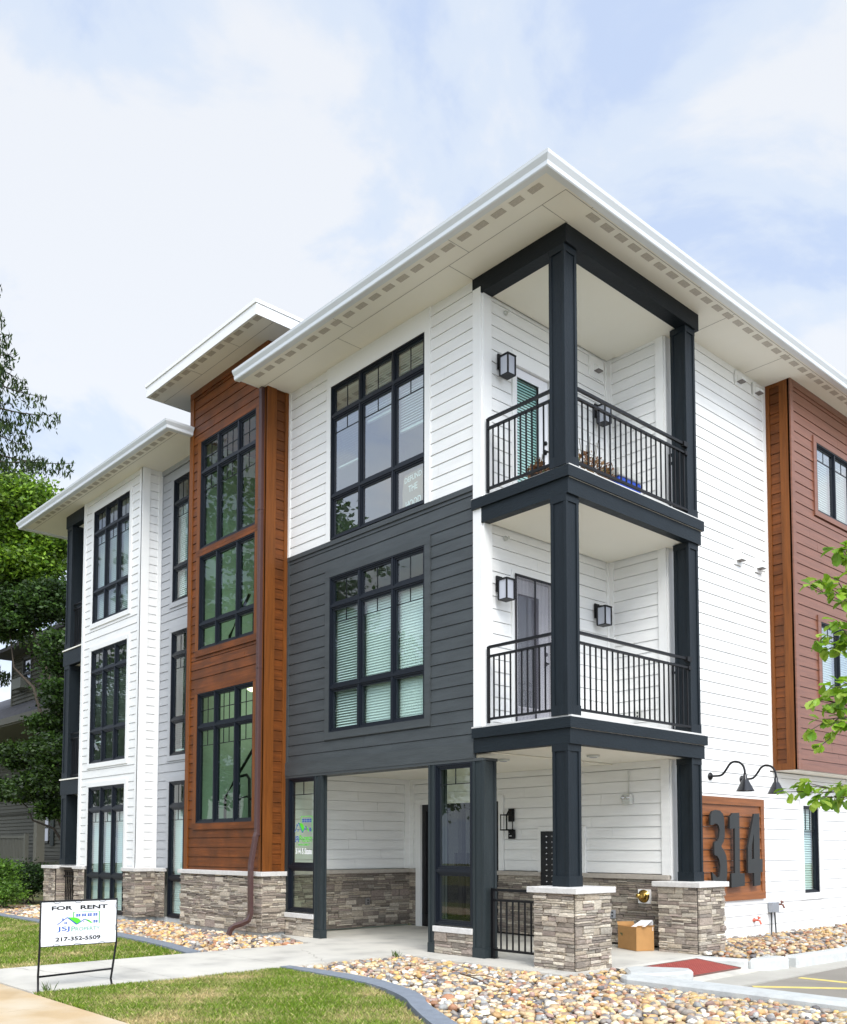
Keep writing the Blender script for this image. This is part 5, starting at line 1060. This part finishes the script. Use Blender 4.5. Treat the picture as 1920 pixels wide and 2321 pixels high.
# ================================================================== TREES
def leaf_cloud(P, Nn, size, cols, rg, flat=.5, aspect=.55):
    """one bent 4-vertex leaf at each point"""
    n = len(P); d = rg.normal(0, 1, (n, 3)); d[:, 2] *= flat; d /= np.linalg.norm(d, axis=1)[:, None]; q = rg.normal(0, 1, (n, 3)); q = np.cross(d, q); q /= np.linalg.norm(q, axis=1)[:, None]
    s_ = rg.uniform(.6, 1.25, (n, 1))*size; V = np.stack([P-d*s_*.5, P+q*s_*aspect*.5, P+d*s_*.5, P-q*s_*aspect*.5], 1).reshape(-1, 3)
    i = np.arange(n)[:, None]*4; return V, np.concatenate([i, i+1, i+2, i+3], 1), cols
def crown(name, blobs, n, size, base, bright, par, seed, clump=.35, gaps=.45):
    """leaves in clumps inside ellipsoids; blobs = [(centre, radii, weight)]"""
    rg = np.random.default_rng(seed); P = []; K = []
    for c, r, w_ in blobs:
        m_ = max(6, int(n*w_/60)); d = rg.normal(0, 1, (m_, 3)); d /= np.linalg.norm(d, axis=1)[:, None]; rad = rg.uniform(.35, 1.02, (m_, 1))**.6; cc = np.array(c)+d*rad*np.array(r)
        k = rg.integers(0, m_, int(n*w_)); off = rg.normal(0, 1, (len(k), 3))*clump*np.array([1, 1, .45]); P.append(cc[k]+off); K.append(rg.uniform(.35, 1.6, m_)[k])
    P = np.concatenate(P); K = np.concatenate(K)[:, None]; mixv = rg.random((len(P), 1)); C = (np.array(base)*(1-mixv)+np.array(bright)*mixv)*K
    V, Fc, C = leaf_cloud(P, None, size, C, rg); me = numpy_mesh(name, V, Fc, C, LEAF, nper=4); return link(name, me, par)
def limb(g, a, b_, r0, r1, seg=7, wob=.04, rd=random):
    a, b_ = Vector(a), Vector(b_); n = 5; L_ = (b_-a).length; pts = [a.lerp(b_, i/n)+Vector((rd.uniform(-1, 1), rd.uniform(-1, 1), rd.uniform(-1, 1)))*L_*wob*(0 if i in (0, n) else 1) for i in range(n+1)]; g.tube(pts, [r0+(r1-r0)*i/n for i in range(n+1)], seg)
def broad(label, base, h, blobs, n, size, cb, cbr, seed, clump=.35, group=None, name='leafy_tree'):
    t = thing(name, label, 'tree', base, group); rd = random.Random(seed); g = MB(); limb(g, base, (base[0], base[1], base[2]+h*.5), .03*h+.03, .02*h+.02, 8, .03, rd)
    for c, r, w_ in blobs:
        limb(g, (base[0], base[1], base[2]+h*rd.uniform(.3, .5)), c, .015*h, .01, 6, .05, rd)
        for k in range(4): limb(g, tuple(c), tuple(np.array(c)+np.array([rd.uniform(-1, 1)*r[0], rd.uniform(-1, 1)*r[1], rd.uniform(-.6, 1)*r[2]])*.8), .006*h, .008, 5, .06, rd)
    g.build('trunk', BARK, t); crown('crown', blobs, n, size, cb, cbr, t, seed, clump); return t
# trees left of the building; lower ones in darkened leaf colour to imitate shade
tc_ = at(20, 1250, 29)
def ap(u, v, d): return tuple(at(u, v, d))
broad('broad leafy tree with a bright yellow green top rising beside the far left eave', (ap(-140, 2000, 30)[0], ap(-140, 2000, 30)[1], -.1), 11,
      [(ap(30, 1150, 30), (1.5, 1.5, .85), .34), (ap(95, 1215, 30.5), (.9, 1.2, .8), .26), (ap(-60, 1200, 31), (1.6, 1.6, 1.1), .16), (ap(45, 1285, 30.5), (1.4, 1.2, .6), .34)],
      34000, .15, (.05, .12, .012), (.26, .42, .03), 21, .30)
broad('tree in darkened leaf colour for the shaded lower foliage over the neighbouring house', (ap(185, 2000, 28)[0], ap(185, 2000, 28)[1], -.1), 7,
      [(ap(50, 1370, 30.5), (1.4, 1.2, .5), .4), (ap(118, 1360, 29.5), (.8, .9, .6), .4), (ap(150, 1480, 28), (.35, .8, .6), .2), (ap(150, 1575, 27.5), (.25, .6, .45), .12), (ap(20, 1415, 30), (1.2, 1.0, .30), .35), (ap(150, 1540, 28), (.25, .5, 1.0), .18)],
      16000, .14, (.018, .045, .010), (.065, .13, .018), 22, .22, None, 'shade_toned_tree')
broad('low bushy green tree in front of the neighbouring porch', (ap(185, 2020, 27)[0], ap(185, 2020, 27)[1], -.1), 3.4,
      [(ap(108, 1700, 26), (.45, .5, .45), .3), (ap(88, 1775, 26), (.55, .5, .40), .25), (ap(125, 1740, 25.5), (.3, .4, .9), .2), (ap(40, 1710, 28), (1.0, .5, .40), .5), (ap(70, 1790, 27), (.9, .5, .3), .3), (ap(112, 1645, 27.5), (.45, .6, .35), .2), (ap(20, 1790, 28), (.9, .5, .35), .25), (ap(125, 1830, 26), (.35, .4, .3), .15)],
      13000, .12, (.010, .026, .006), (.065, .13, .016), 23, .15, None, 'bushy_tree')
def shrub(label, blobs, n, size, cb, cbr, seed, name='shrub'):
    b0 = blobs[0][0]; t = thing(name, label, 'shrub', (b0[0], b0[1], -.08)); g = MB(); rd = random.Random(seed)
    for c, r, w_ in blobs:
        for k in range(4): limb(g, (b0[0]+rd.uniform(-.2, .2), b0[1]+rd.uniform(-.2, .2), -.1), tuple(np.array(c)+np.array([rd.uniform(-.5, .5)*r[0], rd.uniform(-.5, .5)*r[1], 0])), .02, .006, 5, .05, rd)
    g.build('stem', BARK, t); crown('foliage', blobs, n, size, cb, cbr, t, seed, .16)
shrub('dark green hedge behind the rocks left of the far stone pedestal', [(ap(70, 1990, 25), (.55, .7, .42), .5), (ap(30, 2000, 25.5), (.5, .7, .4), .5)], 13000, .075, (.012, .035, .008), (.04, .09, .015), 31, 'hedge')
shrub('brighter green shrub at the left edge in front of the hedge', [(ap(0, 1985, 23), (.28, .35, .45), .6), (ap(15, 2025, 22.5), (.22, .3, .22), .4)], 6000, .07, (.05, .12, .015), (.16, .30, .03), 32)
# spruce
def spruce(label, base, h, rad, seed, z_lo=.40):
    t = thing('spruce_tree', label, 'tree', base); rd = random.Random(seed); rg = np.random.default_rng(seed); g = MB(); g.tube([base, (base[0], base[1], base[2]+h)], [.3, .03], 8); P = []; Dn = []; br = MB()
    nb = 104
    for i in range(nb):
        f = z_lo+(1-z_lo)*(i/nb)**.9; z_ = base[2]+h*f; L_ = rad*(1-f)**.75*rd.uniform(.62, 1.12)+.3; a = i*2.399+rd.uniform(-.3, .3); dx, dy = math.cos(a), math.sin(a)
        pts = []
        for k in range(9):
            s_ = k/8; pts.append((base[0]+dx*L_*s_, base[1]+dy*L_*s_, z_-L_*.50*s_+L_*.30*s_*s_))
        br.tube(pts, [.05*(1-k/9.5) for k in range(9)], 4)
        for k in range(int(90*L_)):
            s_ = rd.uniform(.12, 1.0); j = min(7, int(s_*8)); p = np.array(pts[j])*(1-(s_*8-j))+np.array(pts[j+1])*(s_*8-j); side = rd.gauss(0, .20)*min(1, L_*.5)*(1.15-s_*.6); hang = -rd.random()**1.3*.85*(1.1-s_*.5); p = p+np.array([-dy*side, dx*side, hang]); P.append(p)
    P = np.array(P); n = len(P); d = np.stack([rg.normal(0, .35, n), rg.normal(0, .35, n), -np.abs(rg.normal(.8, .4, n))], 1); d /= np.linalg.norm(d, axis=1)[:, None]; q = np.cross(d, rg.normal(0, 1, (n, 3))); q /= np.linalg.norm(q, axis=1)[:, None]
    s_ = rg.uniform(.14, .34, (n, 1)); V = np.stack([P-d*s_*.5, P+q*s_*.14, P+d*s_*.5, P-q*s_*.14], 1).reshape(-1, 3); i = np.arange(n)[:, None]*4; mixv = rg.random((n, 1)); C = (np.array([.010, .026, .010])*(1-mixv)+np.array([.050, .075, .018])*mixv)
    g.build('trunk', BARK, t); br.build('branches', BARK, t); link('needles', numpy_mesh('needles', V, np.concatenate([i, i+1, i+2, i+3], 1), C, mat('needle', (0, 0, 0), .8, attr=True, spec=.15), nper=4), t)
sb = at(-105, 1700, 36); spruce('tall dark spruce with drooping branches at the left edge', (sb[0], sb[1], -.1), 25.4, 8.8, 41)
# near tree on the right: leafy boughs reaching into view
def near_tree():
    base = (4.95, -1.35, -.05); t = thing('young_oak', 'young tree with large pale green leaves reaching in from the right', 'tree', base); rd = random.Random(77); g = MB(); lf = MB()
    limb(g, base, (4.9, -1.3, 2.2), .05, .035, 8, .02, rd); limb(g, (4.9, -1.3, 2.2), (4.95, -1.2, 4.6), .035, .012, 8, .03, rd)
    def leaf(p, d, n_, L_, col):
        d = Vector(d).normalized(); n_ = Vector(n_); s_ = d.cross(n_).normalized(); n_ = s_.cross(d); W = L_*.36; prof = [(0, .0), (.12, .28), (.28, .52), (.38, .72), (.46, .66), (.58, 1.0), (.68, .86), (.80, .88), (.92, .45), (1.0, 0)]
        mid_ = [p+d*L_*a-n_*L_*.18*a*a for a, _ in prof]
        for sg in (1, -1):
            e_ = [m_+s_*sg*W*b_+n_*W*b_*.28 for m_, (_, b_) in zip(mid_, prof)]
            b = len(lf.v); lf.v += [tuple(x) for x in mid_]+[tuple(x) for x in e_]; k = len(prof)
            for i in range(k-1): lf.face([b+i, b+i+1, b+k+i+1, b+k+i] if 0 < i < k-2 else ([b+i, b+i+1, b+k+i+1] if i == 0 else [b+i, b+i+1, b+k+i]), 0, col, True)
    def twig(a, b_, nl, r_=.006, L_=.105):
        a, b_ = Vector(a), Vector(b_); limb(g, a, b_, r_, .003, 5, .03, rd)
        for i in range(nl):
            f = rd.uniform(.25, 1.0) if i > 4 else 1.0; p = a.lerp(b_, f)+Vector((rd.gauss(0, .012), rd.gauss(0, .012), rd.gauss(0, .012))); along = (b_-a).normalized(); dr = along*rd.uniform(.1, 1)+Vector((rd.gauss(0, .7), rd.gauss(0, .7), rd.uniform(-1.1, .35))); k = rd.uniform(.8, 1.25); col = rd.choice([(.20, .36, .02), (.26, .43, .03), (.14, .28, .02), (.32, .45, .06)]); col = tuple(c*k for c in col)
            leaf(p, dr, (rd.gauss(0, .35), rd.gauss(0, .35), 1), L_*rd.uniform(.65, 1.1), col)
    boughs = [ # tips given by their measured place in the photo, 7.1-7.5 m away
      ((1960, 1800, 7.5), [(1785, 1795, 7.2), (1830, 1775, 7.2), (1865, 1805, 7.3), (1900, 1780, 7.2), (1850, 1815, 7.1), (1905, 1810, 7.4), (1815, 1780, 7.4), (1925, 1790, 7.1)]),
      ((1950, 1620, 7.5), [(1838, 1655, 7.2), (1865, 1630, 7.3), (1890, 1640, 7.2), (1860, 1690, 7.2), (1905, 1605, 7.3), (1925, 1640, 7.3)]),
      ((1960, 1560, 7.5), [(1850, 1585, 7.2), (1880, 1560, 7.2), (1895, 1545, 7.3), (1870, 1600, 7.3), (1915, 1575, 7.2)]),
      ((1960, 1470, 7.5), [(1850, 1455, 7.2), (1875, 1440, 7.2), (1900, 1460, 7.3), (1895, 1410, 7.2), (1915, 1430, 7.3), (1880, 1470, 7.3)]),
      ((1955, 1390, 7.5), [(1835, 1325, 7.2), (1860, 1315, 7.3), (1890, 1345, 7.2), (1895, 1310, 7.2), (1915, 1335, 7.3)]),
      ((1965, 1290, 7.5), [(1895, 1245, 7.2), (1915, 1238, 7.2), (1905, 1262, 7.3)]),
      ((2060, 1500, 7.6), [(1990, 1450, 7.4), (2000, 1550, 7.4), (2100, 1400, 7.6), (2150, 1500, 7.6), (2120, 1300, 7.5), (2040, 1250, 7.6), (2160, 1650, 7.7), (2080, 1700, 7.5)])]
    for root, tips in boughs:
        rp = at(*root); zt_ = max(1.2, min(4.2, rp[2]-.35)); limb(g, (4.92, -1.3, zt_), tuple(rp), .02, .011, 6, .03, rd)
        for tp in tips: twig(tuple(rp), tuple(at(*tp)), rd.randint(9, 14))
    g.build('trunk', BARK, t); lf.build('crown', mat('young_leaf', (0, 0, 0), .42, .16, (60, 60, 60), attr=True, trans=.5), t)
near_tree()
# reflected street trees (real trees across the road)
for i, (x, y, h, s_) in enumerate(((-48.5, -27, 28, 11), (-32.5, -25, 13, 4.0), (-62, -30, 22, 8), (-80, -34, 21, 9), (-20, -40, 9, 4), (-8, -42, 10, 4))):
    broad(('huge spreading', 'medium round', 'tall dense', 'distant massive', 'slender', 'low broad')[i]+' street tree across the road, seen only in the window glass', (x, y, -.2), h, [((x, y, h*.70), (s_*.8, s_*.8, h*.30), .5), ((x+s_*.5, y, h*.42), (s_*.6, s_*.6, h*.2), .25), ((x-s_*.5, y+1, h*.45), (s_*.6, s_*.6, h*.2), .25)], 16000, .42 if h < 15 else .55, (.022, .05, .012), (.06, .115, .02), 50+i, .7, 'street trees across the road', 'street_tree')
# ================================================================== NEIGHBOUR HOUSE
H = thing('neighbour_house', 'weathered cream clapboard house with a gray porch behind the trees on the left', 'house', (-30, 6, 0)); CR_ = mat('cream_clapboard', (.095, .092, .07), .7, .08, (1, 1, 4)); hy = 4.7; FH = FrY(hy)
def hpart(nm, g, m_, lab=None): return g.build(nm, m_, H, lab)
def clap(g, fr, u0, u1, z0, z1, holes=()):
    z_ = z0
    while z_ < z1:
        zt_ = min(z1, z_+.16)
        for s0, s1, a, b_ in cut(u0, u1, z_, zt_, holes): g.poly([fr.p(s0, .045, a), fr.p(s1, .045, a), fr.p(s1, .0, b_), fr.p(s0, .0, b_)]); g.poly([fr.p(s0, -.02, a), fr.p(s1, -.02, a), fr.p(s1, .045, a), fr.p(s0, .045, a)])
        z_ += .16
wu = (-32.05, -31.05, 7.75, 9.15)
g = MB(); clap(g, FH, -33.2, -22, 7.0, 9.5, [wu]); clap(g, FrY(hy+1.6), -46, -20, .3, 6.6, [(-34.0, -33.0, 1.6, 2.95), (-31.2, -30.5, 1.0, 2.9)]); g.box(-33.2, -33.17, hy+.02, hy+7, 7.0, 9.5); g.box(-46, -20, hy+1.7, hy+8, .3, 6.6); hpart('wall', g, CR_)
g = MB(); g.box(-33.3, -33.17, hy-.05, hy, 7.0, 9.5); hpart('corner_board', g, CR_)
g = MB(); g.poly([(-34.1, hy-.7, 9.5), (-21, hy-.7, 9.5), (-24, hy+3.5, 12.2), (-31, hy+3.5, 12.2)]); g.poly([(-34.1, hy-.7, 9.5), (-31, hy+3.5, 12.2), (-34.1, hy+8, 9.5)]); g.box(-34.1, -21, hy-.7, hy+8, 9.36, 9.5)
g.poly([(-47, hy-.9, 6.5), (-20, hy-.9, 6.5), (-20, hy+.0, 7.3), (-47, hy+.0, 7.3)]); g.poly([(-47, hy, 7.3), (-33.1, hy, 7.3), (-33.1, hy+3, 9.0), (-47, hy+3, 9.0)]); hpart('roof', g, mat('gray_shingle', (.08, .08, .09), .9, .35, (3, 3, 12)))
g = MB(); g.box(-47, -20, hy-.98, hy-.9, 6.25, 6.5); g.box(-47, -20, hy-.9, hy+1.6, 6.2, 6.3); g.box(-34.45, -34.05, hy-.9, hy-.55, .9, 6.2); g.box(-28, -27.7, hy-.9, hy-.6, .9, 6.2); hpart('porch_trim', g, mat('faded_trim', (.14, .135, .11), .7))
for (a, b_, z0, z1), yy in ((wu, hy), ((-34.0, -33.0, 1.6, 2.95), hy+1.6)):
    g = MB(); f = FrY(yy)
    for q in ((a, a+.1, z0, z1), (b_-.1, b_, z0, z1), (a, b_, z0, z0+.1), (a, b_, z1-.1, z1), (a+.1, b_-.1, (z0+z1)/2-.04, (z0+z1)/2+.04)): fbox(g, f, q[0], q[1], -.05, .05, q[2], q[3])
    w_ = hpart('window', g, mat('dark_sash', (.08, .08, .07), .6)); g = MB(); g.poly([f.p(a+.1, 0, z0+.1), f.p(b_-.1, 0, z0+.1), f.p(b_-.1, 0, z1-.1), f.p(a+.1, 0, z1-.1)]); g.build('glass', mat('sky_glass', (.25, .27, .32), .03, spec=1.0, metal=.85), w_)
g = MB(); fbox(g, FH, -32.15, -31.15, .05, .42, 7.80, 8.22); hpart('air_conditioner', g, mat('ac_gray', (.16, .17, .15), .6))
g = MB(); f2 = FrY(hy+1.6)
for x_ in (-34.35, -32.75, -31.5, -30.2): fbox(g, f2, x_, x_+.35, .04, .09, 1.5, 3.0)
hpart('shutter', g, mat('dark_shutter', (.03, .04, .035), .6))
g = MB(); g.box(-46, -28.9, hy-.9, hy+1.6, .3, .88); g.box(-36, -28.9, hy-.86, hy-.80, 1.78, 1.86); g.box(-36, -28.9, hy-.86, hy-.80, .95, 1.0)
for i in range(44): x_ = -35.8+i*.16; g.box(x_, x_+.045, hy-.85, hy-.81, .95, 1.80)
g.box(-29.0, -28.85, hy-.9, hy-.76, .75, 1.95); hpart('porch_railing', g, mat('weathered_gray_wood', (.13, .13, .11), .85))
